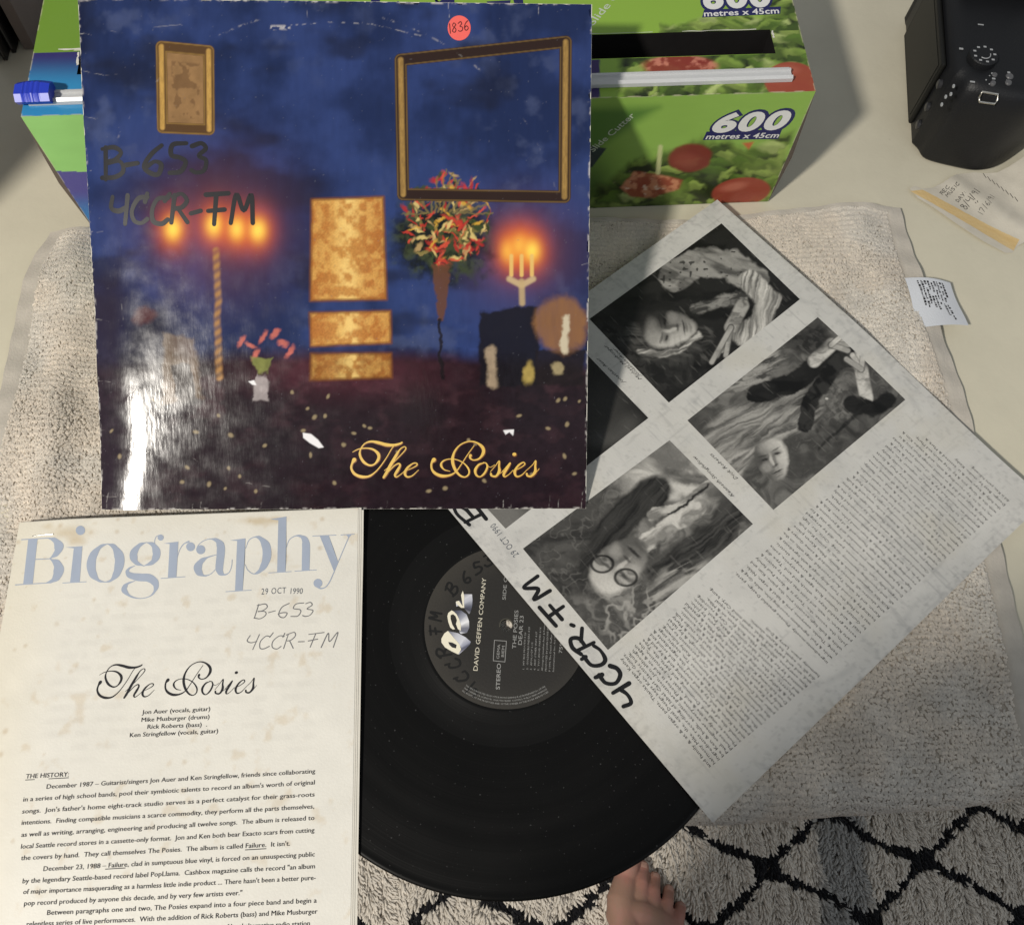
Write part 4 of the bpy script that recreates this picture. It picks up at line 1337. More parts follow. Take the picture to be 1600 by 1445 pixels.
    for pts in ([(172, 48), (190, 52), (230, 44), (290, 40)], [(128, 110), (160, 118), (185, 116)], [(132, 182), (150, 186)], [(385, 755), (430, 762)], [(283, 702), (310, 722)], [(186, 460), (192, 500)]):
        c = mix(c, wh, .24 * brush(X + 5 * (n2 - .5), Y + 5 * (tex - .5), pts, 1.0, 1.4) * sst(.42, .62, tex))
    ed = np.minimum(hC - np.abs(U), hC - np.abs(V))
    c = mix(c, wh, .75 * sst(.16, .02, ed) * sst(.5, .72, fbm(U * 2.4, V * 2.4, 187, 4)))
    dust = sst(.965, .985, noise(U * 11, V * 11, 189))
    c = mix(c, alb(120, 120, 128), dust * .3)
    return c


sheet('printed_front', fc_, -hC, hC, -hC, hC, 620, 620, M_PRINT, cov, cov_paint, wv=.006, edge=cov_edge)
ik = Ink(fc_, .016)
script_ink(ik, lambda a, b: (540 + a * .2 + .6, 670 + b * .2 + .8), .2 * 1.35)
ik.build('lettering_edge', M_GOLDEDGE, cov)
ik = Ink(fc_, .024)
script_ink(ik, lambda a, b: (540 + a * .2, 670 + b * .2), .2)
ik.build('title_lettering', M_GOLDINK, cov)
ik = Ink(fc_, .016)
ik.hand('B-653', (160, 277), (327, 270), 1.75, .27, slant=.08)
ik.hand('4CCR-FM', (170, 350), (398, 348), 1.65, .27, slant=.12)
ik.build('handwriting', M_MARKERTHIN, cov)
# price sticker
ik = Ink(fc_, .026)
ik.disc_px((717.5, 44.5), 18, 40, 19.5)
stk = ik.build('price_sticker', mat('coral paper sticker', (.83, .13, .11), .6, .3, vary=.05), cov)
ik = Ink(fc_, .034)
ik.hand('1836', (702, 53), (733, 47), .52, .055, slant=.1)
ik.build('handwriting', mat('red brown pen', (.13, .02, .02), .6, .2), stk)


# ------------------------------------------------------------------ biography sheets
BO = at([(28, 815)], 1.36)[0]
b2 = at([(560, 795)], 1.36)[0]
bx = (b2 - BO) / np.linalg.norm(b2 - BO); by = np.array([-bx[1], bx[0], 0])
BM = np.stack([bx, by, np.array([0, 0, 1.0])], 1)
BWD, BLN = float(np.linalg.norm(b2 - BO)), 29.7


def bio_bend(u, v):
    z = .10 * np.sin(u * .25) * np.sin(v * .3 + 1)
    z = z + .20 * sst(-3.5, 0, v) * sst(6, 20, u)                 # far edge lifted a little
    z = z - .22 * sst(4, -1, u)                                    # left side follows the towel down
    z = z - .35 * sst(-19, -30, v)
    return z


fb = Frame(BO, BM, bio_bend)
bio = thing('biography_sheets', 'stapled cream typed biography sheets at the table front', 'document', BO, BM)
for k, (du, dv, dz) in enumerate(((.34, -.10, -.075), (.20, .05, -.045), (.10, -.04, -.02))):
    fk = Frame(BO, BM, bio_bend)
    slab('under_sheet', fk, du, BWD + du, -BLN + dv, dv, 30, 40, .012, M_PAPER, bio, top=dz)


def bio_paint(X, Y, U, V):
    c = np.zeros(U.shape + (3,)) + np.array([.71, .69, .63])
    c = mix(c, np.array([.69, .645, .53]), .75 * sst(4.5, 0, U) + .35 * sst(-2, 0, V) * (1 - sst(4.5, 0, U)))
    c = c * (.965 + .07 * fbm(U * .8, V * .8, 201))[..., None]
    foxing = sst(.66, .84, fbm(U * 1.1, V * 1.1, 203, 4))
    c = mix(c, np.array([.50, .36, .18]), foxing * .30)
    sp = random.Random(41)
    for k in range(60):
        u_, v_ = sp.uniform(0, BWD), sp.uniform(-24, 0)
        if sp.random() < .5: u_ *= .35
        if sp.random() < .4: v_ *= .3
        r_ = sp.uniform(.04, .16)
        c = mix(c, np.array([.42, .30, .16]), sp.uniform(.15, .45) * ell(U + .1 * fbm(U * 6, V * 6, 5), V, u_, v_, r_, r_, 0, .7))
    for px_, py_, rx_, ry_, k_ in ((112, 832, 26, 8, .42), (120, 845, 12, 6, .45), (405, 815, 24, 5, .5), (435, 812, 14, 4, .4), (75, 822, 8, 4, .3)):
        c = mix(c, np.array([.46, .32, .13]), k_ * ell(X + 14 * (fbm(X * .06, Y * .06, 207) - .5), Y + 6 * (fbm(X * .1, Y * .1, 208) - .5), px_, py_, rx_, ry_, 0, .9))
    # type of the sheet beneath showing through
    ln_ = np.abs(((-V) / .74) % 1 - .5) * 2
    ghost = sst(.62, .3, ln_) * sst(.35, .6, fbm(U * 1.6, np.floor(-V / .74) * 7, 211, 2)) * sst(3, 4, U) * sst(19.3, 18.5, U) * sst(-4.5, -5, V) * sst(-15, -14, V)
    c = mix(c, np.array([.52, .50, .46]), ghost * .16)
    return c


top = sheet('top_sheet', fb, 0, BWD, -BLN, 0, 230, 300, M_PAPERPRINT, bio, bio_paint, wv=.0)
ik = Ink(fb, .012)


def z3(a, b): return (a * .18125, 800 + b * .18125)
def z4(a, b): return (280 + a * .18125, 800 + b * .18125)


def did(fn, polys=(), strokes=(), dots=()):
    for p in polys: ik.poly_px([fn(*q_) for q_ in p])
    for s_ in strokes: ik.stroke_px([fn(a, b) for a, b, _ in s_], [c * .18125 for _, _, c in s_], cap=False)
    for a, b, r in dots: ik.disc_px(fn(a, b), r * .18125)


did(z3, [[(235, 225), (318, 223), (275, 612), (190, 614)], [(172, 226), (430, 217), (430, 225), (172, 234)], [(118, 616), (410, 604), (410, 611), (118, 624)], [(294, 399), (440, 396), (440, 403), (294, 407)]],
    [[(410, 222, 8), (470, 240, 40), (508, 298, 82), (485, 355, 55), (425, 400, 8)], [(430, 402, 8), (488, 440, 62), (505, 500, 92), (485, 558, 75), (440, 594, 32), (390, 608, 8)]])
did(z3, [[(640, 302), (713, 296), (686, 600), (604, 604)], [(568, 304), (713, 295), (711, 303), (650, 315)], [(538, 606), (745, 596), (745, 602), (538, 613)]], dots=[(697, 160, 40)])
did(z3, strokes=[[(930, 276, 8), (868, 300, 32), (808, 370, 70), (787, 450, 78), (800, 530, 65), (850, 588, 22), (905, 602, 8)], [(930, 276, 8), (985, 300, 40), (1028, 380, 80), (1030, 450, 82), (1005, 530, 65), (955, 588, 22), (905, 602, 8)]])
did(z3, strokes=[[(1265, 263, 7), (1205, 288, 36), (1158, 345, 65), (1154, 390, 65), (1178, 438, 36), (1240, 464, 7)], [(1265, 263, 7), (1320, 282, 36), (1350, 340, 66), (1345, 390, 66), (1312, 435, 42), (1240, 464, 7)],
                 [(1338, 290, 5), (1336, 250, 6), (1350, 215, 6), (1372, 203, 8)], [(1165, 462, 6), (1115, 485, 18), (1098, 515, 32), (1125, 545, 52), (1200, 561, 68), (1280, 566, 70), (1330, 598, 62), (1345, 640, 44), (1325, 692, 18), (1280, 728, 8), (1200, 742, 7), (1120, 722, 16), (1070, 672, 46), (1078, 638, 42), (1105, 612, 18), (1165, 592, 6)]], dots=[(1388, 222, 26)])
did(z3, [[(1466, 266), (1540, 256), (1520, 562), (1447, 566)], [(1412, 272), (1540, 256), (1538, 264), (1480, 278)], [(1385, 568), (1598, 553), (1598, 559), (1385, 574)]])
did(z4, strokes=[[(-18, 400, 5), (5, 330, 6), (40, 278, 9), (90, 254, 16)]], dots=[(100, 300, 38)])
did(z4, strokes=[[(152, 320, 8), (168, 285, 7), (212, 250, 7), (270, 234, 8), (325, 245, 34), (356, 285, 66), (360, 340, 70), (352, 420, 68), (346, 480, 66), (356, 520, 50), (390, 540, 14), (430, 520, 7), (452, 465, 6), (457, 408, 6)],
                 [(322, 368, 6), (252, 388, 12), (195, 420, 46), (162, 470, 72), (172, 518, 58), (215, 548, 14), (270, 534, 7), (315, 492, 6)]], dots=[(187, 325, 39)])
did(z4, [[(502, 240), (573, 228), (548, 676), (482, 681)], [(440, 245), (573, 228), (571, 236), (520, 252)], [(400, 683), (625, 670), (625, 676), (400, 689)]],
    [[(574, 315, 5), (602, 246, 7), (650, 218, 9), (698, 226, 32), (748, 290, 72), (756, 380, 76), (732, 458, 62), (690, 512, 32), (640, 532, 7), (592, 500, 6), (568, 450, 5)]])
did(z4, [[(858, 66), (928, 43), (917, 514), (845, 519)], [(788, 66), (928, 43), (926, 52), (870, 76)], [(770, 521), (968, 510), (968, 516), (770, 527)], [(995, 507), (1185, 496), (1185, 502), (995, 513)]],
    [[(925, 305, 5), (950, 242, 7), (1000, 209, 9), (1048, 210, 22), (1084, 238, 52), (1094, 290, 68), (1092, 400, 68), (1090, 503, 66)]])
did(z4, [[(1213, 206), (1290, 203), (1370, 432), (1335, 512)], [(1150, 206), (1355, 198), (1355, 204), (1150, 212)], [(1393, 197), (1512, 190), (1512, 196), (1393, 203)], [(1440, 197), (1490, 195), (1462, 225)]],
    [[(1470, 203, 8), (1420, 315, 7), (1370, 432, 7), (1330, 530, 8), (1296, 605, 9), (1262, 648, 9), (1222, 660, 12), (1195, 645, 18)]], dots=[(1197, 614, 38)])
ik.build('heading_lettering', M_BLUEINK, top)

ik = Ink(fb, .012)


def bz(a, b): return (a * .375, 1100 + b * .375)


CAP = .25
for s_, a, b in (('Jon Auer (vocals, guitar)', (590, 41), (875, 27)), ('Mike Musburger (drums)', (588, 73), (872, 60)), ('Rick Roberts (bass)  .', (613, 102), (862, 92)), ('Ken Stringfellow (vocals, guitar)', (540, 137), (908, 119))):
    for o_ in (0, .9): ik.text(s_, bz(a[0] + o_, a[1]), bz(b[0] + o_, b[1]), CAP, res=2)
LINES = [
    ('THE HISTORY:', (107, 309), (287, 300)),
    ('December 1987 \u2013 Guitarist/singers Jon Auer and Ken Stringfellow, friends since collaborating', (195, 352), (1312, 286)),
    ("in a series of high school bands, pool their symbiotic talents to record an album's worth of original", (97, 405), (1310, 333)),
    ("songs.  Jon's father's home eight-track studio serves as a perfect catalyst for their grass-roots", (93, 455), (1309, 383)),
    ('intentions.  Finding compatible musicians a scarce commodity, they perform all the parts themselves,', (91, 502), (1307, 433)),
    ('as well as writing, arranging, engineering and producing all twelve songs.  The album is released to', (90, 552), (1308, 481)),
    ('local Seattle record stores in a cassette-only format.  Jon and Ken both bear Exacto scars from cutting', (89, 601), (1308, 532)),
    ("the covers by hand.  They call themselves The Posies.  The album is called Failure.  It isn't.", (89, 649), (1206, 588)),
    ('December 23, 1988 \u2013 Failure, clad in sumptuous blue vinyl, is forced on an unsuspecting public', (183, 694), (1309, 633)),
    ('by the legendary Seattle-based record label PopLlama.  Cashbox magazine calls the record "an album', (95, 745), (1310, 683)),
    ("of major importance masquerading as a harmless little indie product ... There hasn't been a better pure-", (97, 790), (1313, 731)),
    ('pop record produced by anyone this decade, and by very few artists ever."', (100, 838), (1006, 794)),
    ('Between paragraphs one and two, The Posies expand into a four piece band and begin a', (195, 877), (1317, 826)),
    ('relentless series of live performances.  With the addition of Rick Roberts (bass) and Mike Musburger', (108, 925), (1320, 872)),
    ('(drums), the band quickly earns a loyal local following and the support of local alternative radio station', (110, 972), (1288, 922)),
]
for s_, a, b in LINES:
    for o_ in (0, .9): ik.text(s_, bz(a[0] + o_, a[1]), bz(b[0] + o_, b[1]), CAP, res=2)
for a, b in (((107, 315), (287, 306)), ((1021, 606), (1107, 601)), ((442, 686), (524, 681))): ik.stroke_px([bz(*a), bz(*b)], 1.1, smooth=False)
script_ink(ik, lambda a, b: (152 + (a - 45) * .1705 + (b - 240) * -.012, 1091 - 0.0 + (b - 378) * .187 - (a - 45) * .0052), .17)
ik.build('typed_text', M_INKGREY, top)
ik = Ink(fb, .012)
ik.text('29 OCT', (408.5, 929), (447, 927), .40, spacing=1.15)
ik.text('1990', (454, 928), (473, 928), .38)
ik.build('date_stamp', M_STAMP, top)
ik = Ink(fb, .012)
ik.hand('B-653', (397, 967), (488, 963), .85, .055, slant=.15)
ik.hand('4CCR-FM', (382, 1015), (526, 1011), .85, .055, slant=.2)
ik.build('handwriting', M_PEN, top)
# staple
sp = fb.lift(fb.uv([(50, 836.5), (83, 834.5)]), .05)
MB().tube([sp[0] - [0, 0, .06], sp[0], sp[1], sp[1] - [0, 0, .06]], .03, 6).build('staple', mat('steel wire', (.6, .6, .58), .3, .5, metal=1.0), bio)


# ------------------------------------------------------------------ cling film boxes
XO = np.array([-30.90184, 29.43296, 0.06]); XA = .07173; XW, XH, XD = 50.652, 10.92, 12.6
xr = np.array([math.cos(XA), math.sin(XA), 0]); xb = np.array([-math.sin(XA), math.cos(XA), 0]); zz = np.array([0, 0, 1.0])
XM = np.stack([xr, xb, zz], 1)
boxo = thing('cling_film_box', 'green cling film dispenser box with a blue slide cutter, behind the album cover', 'dispenser box', XO, XM)


class BFrame(Frame):
    """a face of the box: lifted points come out in the box's own coordinates"""
    def __init__(self, o, m): super().__init__(XO + XM @ np.asarray(o, float), XM @ np.asarray(m, float)); self.o = np.asarray(o, float); self.m = np.asarray(m, float)
    def lift(self, uv, wv=0.0):
        uv = np.asarray(uv, float)
        return self.o + np.column_stack([uv, np.zeros(len(uv)) + wv]) @ self.m.T


ff = BFrame((0, 0, 0), np.array([[1, 0, 0], [0, 0, -1], [0, 1, 0]], float))            # front face: u right, v up, w out
ft = BFrame((0, 0, XH), np.eye(3))                                                     # top face: u right, v back, w up


def salad(c, X, Y, region, seed):
    """printed lettuce and tomato in photo coordinates"""
    rp = random.Random(seed)
    n = fbm(X * .05, Y * .07, seed, 4); n2 = fbm(X * .12, Y * .16, seed + 1, 3)
    leafc = mix(np.zeros(X.shape + (3,)) + alb(34, 46, 18), alb(78, 98, 40), sst(.35, .7, n))
    x0, x1, y0, y1 = X.min(), X.max(), Y.min(), Y.max()
    m_ = region > .02
    if m_.any(): x0, x1, y0, y1 = X[m_].min(), X[m_].max(), Y[m_].min(), Y[m_].max()
    k_ = int(np.clip((x1 - x0) * (y1 - y0) / 260, 12, 90))
    XX = X + 16 * (n - .5) + 7 * (n2 - .5); YY = Y + 14 * (n - .5) + 6 * (n2 - .5)
    for i in range(k_):
        cx_, cy_ = rp.uniform(x0, x1), rp.uniform(y0, y1); rx_, ry_ = rp.uniform(11, 28), rp.uniform(4, 10); an = rp.uniform(-.9, .5)
        cl_ = rp.choice([(98, 122, 50), (120, 146, 62), (142, 164, 80), (84, 112, 40), (168, 184, 112), (60, 80, 30)])
        m = ell(XX, YY, cx_, cy_, rx_, ry_, an, .3)
        c1 = alb(*cl_)
        d_ = ell(XX, YY, cx_ + 2, cy_ - ry_ * .5, rx_ * .85, ry_ * .55, an, .6)
        leafc = mix(leafc, c1 * (.75), m * .9); leafc = mix(leafc, c1 * 1.15, m * d_ * .8)
    leafc = leafc * (.82 + .36 * n2)[..., None]
    return mix(c, leafc, region)


def front_paint(X, Y, U, V):
    c = np.zeros(U.shape + (3,)) + alb(140, 178, 80)
    c = mix(c, alb(152, 212, 124), sst(20, 0, U) * .9)
    c = c * (.95 + .1 * fbm(U * .5, V * 1.5, 301))[..., None]
    # left: violet blue lower band with a light foot
    bl = sst(14, 8, U)
    low = sst(271.5, 270, 1e9 * 0 + Y * 0 + 271) * 0
    band = (Y > 268 + (X - 100) * .02) & (U < 16)
    c = np.where(band[..., None], mix(np.zeros(U.shape + (3,)) + alb(84, 80, 150), alb(62, 128, 190), sst(296, 340, Y)), c)
    # right: dark green fan, then salad
    c = mix(c, alb(38, 92, 34), .7 * polym(X, Y, [(900, 170), (1030, 168), (960, 215), (900, 250)], 22))
    c = mix(c, alb(34, 70, 24), .8 * sst(985, 925, X) * sst(200, 300, Y) * (X > 880))
    c = mix(c, alb(30, 34, 60), polym(X, Y, [(900, 225), (948, 232), (925, 262), (900, 262)], 2) * .9)
    reg = sst(-8, 8, Y - (252 - 34 * np.exp(-((X - 1110) / 70) ** 2) + 26 * (fbm(X * .05, Y * .02, 311) - .5) + sst(1000, 940, X) * 40)) * sst(910, 950, X + 12 * fbm(X * .06, Y * .06, 312))
    reg = np.maximum(reg, polym(X, Y, [(1215, 215), (1240, 205), (1230, 240), (1190, 330), (1130, 330), (1150, 240)], 12) * .95)
    c = salad(c, X, Y, reg, 320)
    tex = fbm(X * .06, Y * .08, 330, 3)
    c = mix(c, alb(122, 44, 34), .95 * ell(X + 8 * (tex - .5), Y, 1078, 247, 34, 22, -.1, .12)); c = mix(c, alb(150, 76, 58), .5 * ell(X, Y, 1070, 250, 20, 10, 0, .6))
    c = mix(c, mix(np.zeros(U.shape + (3,)) + alb(156, 76, 54), alb(206, 140, 104), sst(.45, .7, fbm(X * .09, Y * .12, 331))), .95 * polym(X + 5 * (tex - .5), Y + 5 * (tex - .5), [(968, 292), (990, 268), (1030, 272), (1066, 281), (1060, 296), (1022, 308), (985, 308)], 5))
    c = mix(c, alb(236, 214, 190), .7 * sst(.66, .8, fbm(X * .12, Y * .2, 332)) * ell(X, Y, 1005, 288, 40, 18, .1, .3))
    c = mix(c, alb(152, 66, 50), .96 * ell(X, Y, 1158, 300, 46, 22, -.12, .06)); c = mix(c, alb(196, 120, 98), .6 * ell(X, Y, 1146, 292, 20, 6, -.2, .6))
    c = mix(c, alb(196, 92, 58), .9 * polym(X, Y, [(1160, 224), (1178, 222), (1170, 234)], 4)); c = mix(c, alb(206, 208, 150), .8 * brush(X, Y, [(1032, 230), (1028, 270)], 7, 3))
    c = salad(c, X, Y, .95 * sst(-4, 4, Y - 318 - 6 * (fbm(X * .08, Y * 0, 340) - .5) * 2) * (X > 900) * sst(1200, 1185, X), 345)
    # folded edges rubbed pale
    ed = np.minimum(np.minimum(U, XW - U), XH - V)
    c = mix(c, alb(190, 186, 160), .7 * sst(.10, .02, ed) * sst(.4, .6, fbm(U * 2, V * 2, 347)))
    return c


def top_paint(X, Y, U, V):
    c = np.zeros(U.shape + (3,)) + alb(138, 174, 66)
    c = mix(c, alb(78, 116, 44), sst(14, 4, U) * .5)
    left = U < 13
    bl = mix(np.zeros(U.shape + (3,)) + alb(54, 50, 108), alb(52, 138, 190), sst(84, 140, Y + (X - 60) * .02))
    c = np.where((left & (V < 5.35))[..., None], bl, c)
    pur = polym(X, Y, [(560, 90), (936, 90), (936, 160), (560, 175)], 1) * 0
    c = mix(c, alb(50, 36, 96), (1 - sst(936, 938, X)) * (~left) * (V < 3.3))
    reg = sst(965, 985, X + 10 * fbm(X * .1, Y * .1, 352)) * (V < 3.35)
    c = salad(c, X, Y, reg, 355)
    tex = fbm(X * .06, Y * .09, 358, 3)
    c = mix(c, mix(np.zeros(U.shape + (3,)) + alb(136, 50, 40), alb(200, 124, 104), sst(.5, .72, fbm(X * .08, Y * .12, 359))), .95 * ell(X + 6 * (tex - .5), Y, 1062, 104, 58, 17, 0, .14) * (V < 3.35))
    c = mix(c, alb(154, 70, 52), .97 * ell(X, Y, 1238, 128, 44, 31, .1, .05)); c = mix(c, alb(186, 112, 90), .5 * ell(X, Y, 1225, 110, 22, 7, 0, .6))
    # beside and behind the opening on the right: leaves
    reg = sst(-10, 10, X - 1190 - 50 * (1 - sst(6, 9, V)) * 0 + 26 * (fbm(X * .05, Y * .05, 361) - .5)) * sst(.5, 1.5, V - 0) * (1 - ell(X, Y, 1238, 128, 44, 31, .1, .05))
    c = salad(c, X, Y, reg, 364)
    reg = sst(-5, 6, Y - 26 + 12 * (fbm(X * .06, X * 0, 366) - .5) - sst(1120, 1030, X) * 14) * (X > 1030) * (V > 5.4)
    c = salad(c, X, Y, reg, 368)
    c = mix(c, alb(196, 190, 160), .7 * sst(.10, .02, np.minimum(np.minimum(U, XW - U), V)) * sst(.4, .6, fbm(U * 2, V * 2, 371)))
    c = mix(c, alb(222, 218, 205), .85 * (np.abs(V - 5.55) < .09) * (U > 2.6) * (U < 4.6))
    return c


M_BOXPRINT = mat('glossy box print', rough=.36, spec=.45, attr=True, bump=.08, bscale=120, rvary=.08)
M_KRAFT = mat('grey brown board', (.13, .105, .085), .85, .2, vary=.12, vscale=90)
sheet('front_panel', ff, 0, XW, 0, XH, 520, 130, M_BOXPRINT, boxo, front_paint)
H0, H1 = ft.uv([(97, 118)])[0], ft.uv([(1207, 60)])[0]
HU0, HU1, HV0, HV1 = H0[0] + .9, H1[0], 3.35, 5.55


def hole(u, v): return (u > HU0) & (u < HU1) & (v > HV0) & (v < HV1)


tp = sheet('top_panel', ft, 0, XW, 0, XD, 520, 240, M_BOXPRINT, boxo, top_paint, hole=hole)
mbx = MB()
t_ = .06
mbx.box(.02, XW - .02, .03, .03 + t_, .05, XH - .06)            # board behind the printed panels
mbx.box(.02, XW - .02, XD - t_, XD, .05, XH - .06)
mbx.box(.02, XW - .02, .1, XD - .1, 0.02, .08)
mbx.build('carton', M_KRAFT, boxo)
for k, x0 in enumerate((0.0, XW - t_)):
    # end flaps, bulging a little out of square
    a = -.10 if k == 0 else .10
    v = [(x0, 0, 0), (x0 + t_, 0, 0), (x0 + t_, XD, 0), (x0, XD, 0), (x0, 0, XH), (x0 + t_, 0, XH), (x0 + t_, XD, XH), (x0, XD, XH),
         (x0 + a * 4.2, XD * .01, XH * .42), (x0 + a * 5, XD * .8, XH * .5)]
    if k == 0: fcs = [(0, 4, 8), (4, 7, 9, 8), (7, 3, 9), (3, 0, 8, 9)]
    else:
        v[8] = (x0 + t_ + a * 4.2, XD * .01, XH * .42); v[9] = (x0 + t_ + a * 5, XD * .8, XH * .5)
        fcs = [(1, 8, 5), (5, 8, 9, 6), (6, 9, 2), (2, 9, 8, 1)]
    MB().add(v, fcs).build('end_flap', M_KRAFT, boxo)
dk = MB(); dk.box(.4, XW - .4, .3, XD - .3, .2, XH - 2.6)
dk.build('inside_shade', mat('black inside shade', (.006, .006, .007), .9, .1), boxo)  # black block standing in for the unlit inside of the box
cb = MB()
cb.box(HU0, HU1, HV1 + .0, HV1 + .06, XH - 2.4, XH - .02)        # board of the pushed-in lid
cb.box(HU1, HU1 + .06, HV0, HV1, XH - 2.4, XH - .02)
cb.box(HU0 - .06, HU0, HV0, HV1, XH - 2.4, XH - .02)
cb.build('opening_flap', mat('shade dark board', (.012, .011, .011), .9, .1, vary=.15, vscale=100), boxo)  # board coloured near black, the slot's inner shade put into it
# torn white paper edges round the opening
ik = Ink(ft, .014)
rt2 = random.Random(12)
for a, b, w_ in (((HU0 - 1.4, HV1 + .05), (HU0 + 2.2, HV1 + .02), .16), ((HU0 - .04, HV0 + .8), (HU0 - .10, HV0 + 1.9), .14), ((HU1 - 14.5, HV1 + .04), (HU1 - 8, HV1 + .05), .05), ((HU1 + .06, HV1 - .7), (HU1 + .1, HV1 - .2), .14), ((HU1 - 6, HV1 + .03), (HU1 - 1, HV1 + .04), .06)):
    n_ = 9
    P_ = [(a[0] + (b[0] - a[0]) * i / (n_ - 1) + rt2.uniform(-.03, .03), a[1] + (b[1] - a[1]) * i / (n_ - 1) + rt2.uniform(-.03, .03)) for i in range(n_)]
    ik = Ink(ft, .014)
    ik.ribbon(P_, [w_ * rt2.uniform(.4, 1.2) for _ in P_])
    ik.build('torn_edge', mat('torn white paper', (.66, .64, .58), .9, .1), boxo)

# printed words on the box
def box_words(fr, y0, parent, cut=False, dy=0, sk=1.0):
    outl = Ink(fr, .012); whit = Ink(fr, .022); grey = Ink(fr, .012)
    return outl, whit, grey


fpanel = [o for o in boxo.children if o.name.startswith('front_panel')][0]
o1 = Ink(ff, .010); w1 = Ink(ff, .018); g1 = Ink(ff, .010); g2 = Ink(ff, .016)
C6 = [((1110, 206.5), (1149, 204.5)), ((1150, 204.5), (1190, 202.5)), ((1190, 202.5), (1230, 200.5))]
for ch, (a, b) in zip('600', C6):
    o1.text(ch, (a[0] - 3.5, a[1] + 2.2), (b[0] + 3.5, b[1] + 2.2), 1.92, shear=.18, offset=.075, res=5)
    w1.text(ch, (a[0] + 1, a[1]), (b[0] - 1, b[1]), 1.66, shear=.18, offset=.045, res=5)
o1.poly_px([(1098, 219), (1104, 206), (1222, 202), (1216, 217.5)])
w1.text('metres x 45cm', (1102, 217.5), (1216, 215), .50, shear=.12, offset=.018, spacing=1.03, res=3)
g1.text('Slide Cutter', (927, 238), (993, 181), .52, offset=.008)
o1.build('lettering_outline', M_NAVYINK, fpanel); w1.build('lettering', M_WHITEINK, fpanel)
g1.build('lettering', mat('pale grey print ink', (.5, .56, .44), .4, .4), fpanel)
o1 = Ink(ft, .010); w1 = Ink(ft, .018); g1 = Ink(ft, .010)
for ch, (a, b) in zip('600', [((1100, 14), (1134, 12)), ((1136, 12), (1173, 11)), ((1173, 11), (1210, 9))]):
    o1.text(ch, (a[0] - 3, a[1] + 2.0), (b[0] + 3, b[1] + 2.0), 2.3, shear=.15, offset=.075, res=5)
    w1.text(ch, (a[0] + 1, a[1]), (b[0] - 1, b[1]), 2.0, shear=.15, offset=.045, res=5)
o1.poly_px([(1097, 28), (1100, 16), (1220, 11), (1219, 22.5)])
w1.text('metres x 45cm', (1100, 26.5), (1218, 21.5), .54, shear=.10, offset=.018, spacing=1.03, res=3)
for pts in ([(581, -8), (595, -8), (593, 6), (579, 6)], [(616, 7), (622, 2), (627, 7)], [(668, -6), (676, -6), (682, 7), (700, -8), (710, -8), (710, 7), (690, 7)], [(760, 3), (798, 1), (796, 8), (764, 8)], [(800, -8), (816, -8), (818, 8), (804, 8)]):
    o2 = Ink(ft, .010); o2.poly_px(pts); o2.build('logo_piece', M_NAVYINK, tp)
g1.text('Slide Cutter', (927, 41), (1000, -42), .56, offset=.008)
o1.build('lettering_outline', M_NAVYINK, tp); w1.build('lettering', M_WHITEINK, tp); g1.build('lettering', _mc['pale grey print ink'], tp)

# the slide cutter: a clear ribbed rail along the front of the lid, with its blue runner
M_CLEAR = mat('milky clear plastic', (.74, .75, .76), .25, .5, trans=.3)
r0 = ft.uv([(45, 170)])[0]; r1 = ft.uv([(1236, 124)])[0]
U0, U1 = max(.35, r0[0]), r1[0]
rl = MB()
prof = [(.75, .02), (.75, .34), (.95, .50), (1.05, .34), (1.20, .26), (1.55, .26), (1.62, .40), (1.78, .40), (1.84, .20), (2.10, .16), (2.14, .02)]
prof = [(a * .86 + .18, b * .9) for a, b in prof]
vv = [(U0, a, XH + b) for a, b in prof] + [(U1, a, XH + b) for a, b in prof]
n_ = len(prof)
rl.add(vv, [(i, i + n_, i + 1 + n_, i + 1) for i in range(n_ - 1)] + [tuple(range(n_)), tuple(range(2 * n_ - 1, n_ - 1, -1)), (0, n_ - 1, 2 * n_ - 1, n_)])
rail = rl.build('cutter_rail', M_CLEAR, boxo)
s0 = ft.uv([(34, 166)])[0]; s1 = ft.uv([(88, 162)])[0]
sl = MB()
sx0, sx1 = s0[0] - .05, s1[0] - .05
outl = [(0, .55), (.25, .3), (.7, .12), (1.0, 0)]
v = []
N_ = 26
for i in range(N_):
    t = i / (N_ - 1); xx = sx0 + (sx1 - sx0) * t
    ridge = .07 * abs(math.sin(t * math.pi * 7)) if .2 < t < .75 else 0.02
    bow = .16 * math.sin(t * math.pi)
    for (yy, z_) in ((.70, .28), (.52 - ridge * .5, .66), (.85, .98 + ridge), (1.60 + bow, 1.02 + ridge), (2.05 + bow, .74), (2.0, .28)):
        v.append((xx, yy, XH + z_))
f = []
for i in range(N_ - 1):
    for k in range(6): f.append((i * 6 + k, i * 6 + (k + 1) % 6, (i + 1) * 6 + (k + 1) % 6, (i + 1) * 6 + k))
f.append((0, 1, 2, 3, 4, 5)); f.append(tuple((N_ - 1) * 6 + k for k in (5, 4, 3, 2, 1, 0)))
sl.add(v, [q_[::-1] for q_ in f]).build('cutter_slider', mat('bright blue plastic', (.018, .045, .50), .35, .5), boxo)


# ------------------------------------------------------------------ camera at the far right
KO = np.array([34.6, 43.5, 0.05])
kam = thing('camera', 'black digital camera standing at the far right of the table, top dial towards the viewer', 'camera', KO)
M_BODY = mat('black grained plastic', (.009, .0095, .011), .45, .3, bump=.25, bscale=900)
M_RUB = mat('black rubber', (.018, .018, .019), .7, .3, bump=.5, bscale=1300)
M_LCD = mat('dull screen back', (.009, .009, .008), .5, .25, bump=.1, bscale=800)
M_GREYMARK = mat('grey camera marking', (.36, .37, .38), .5, .3)
M_STEEL = mat('brushed steel', (.55, .53, .48), .3, .5, metal=1.0)
import bmesh


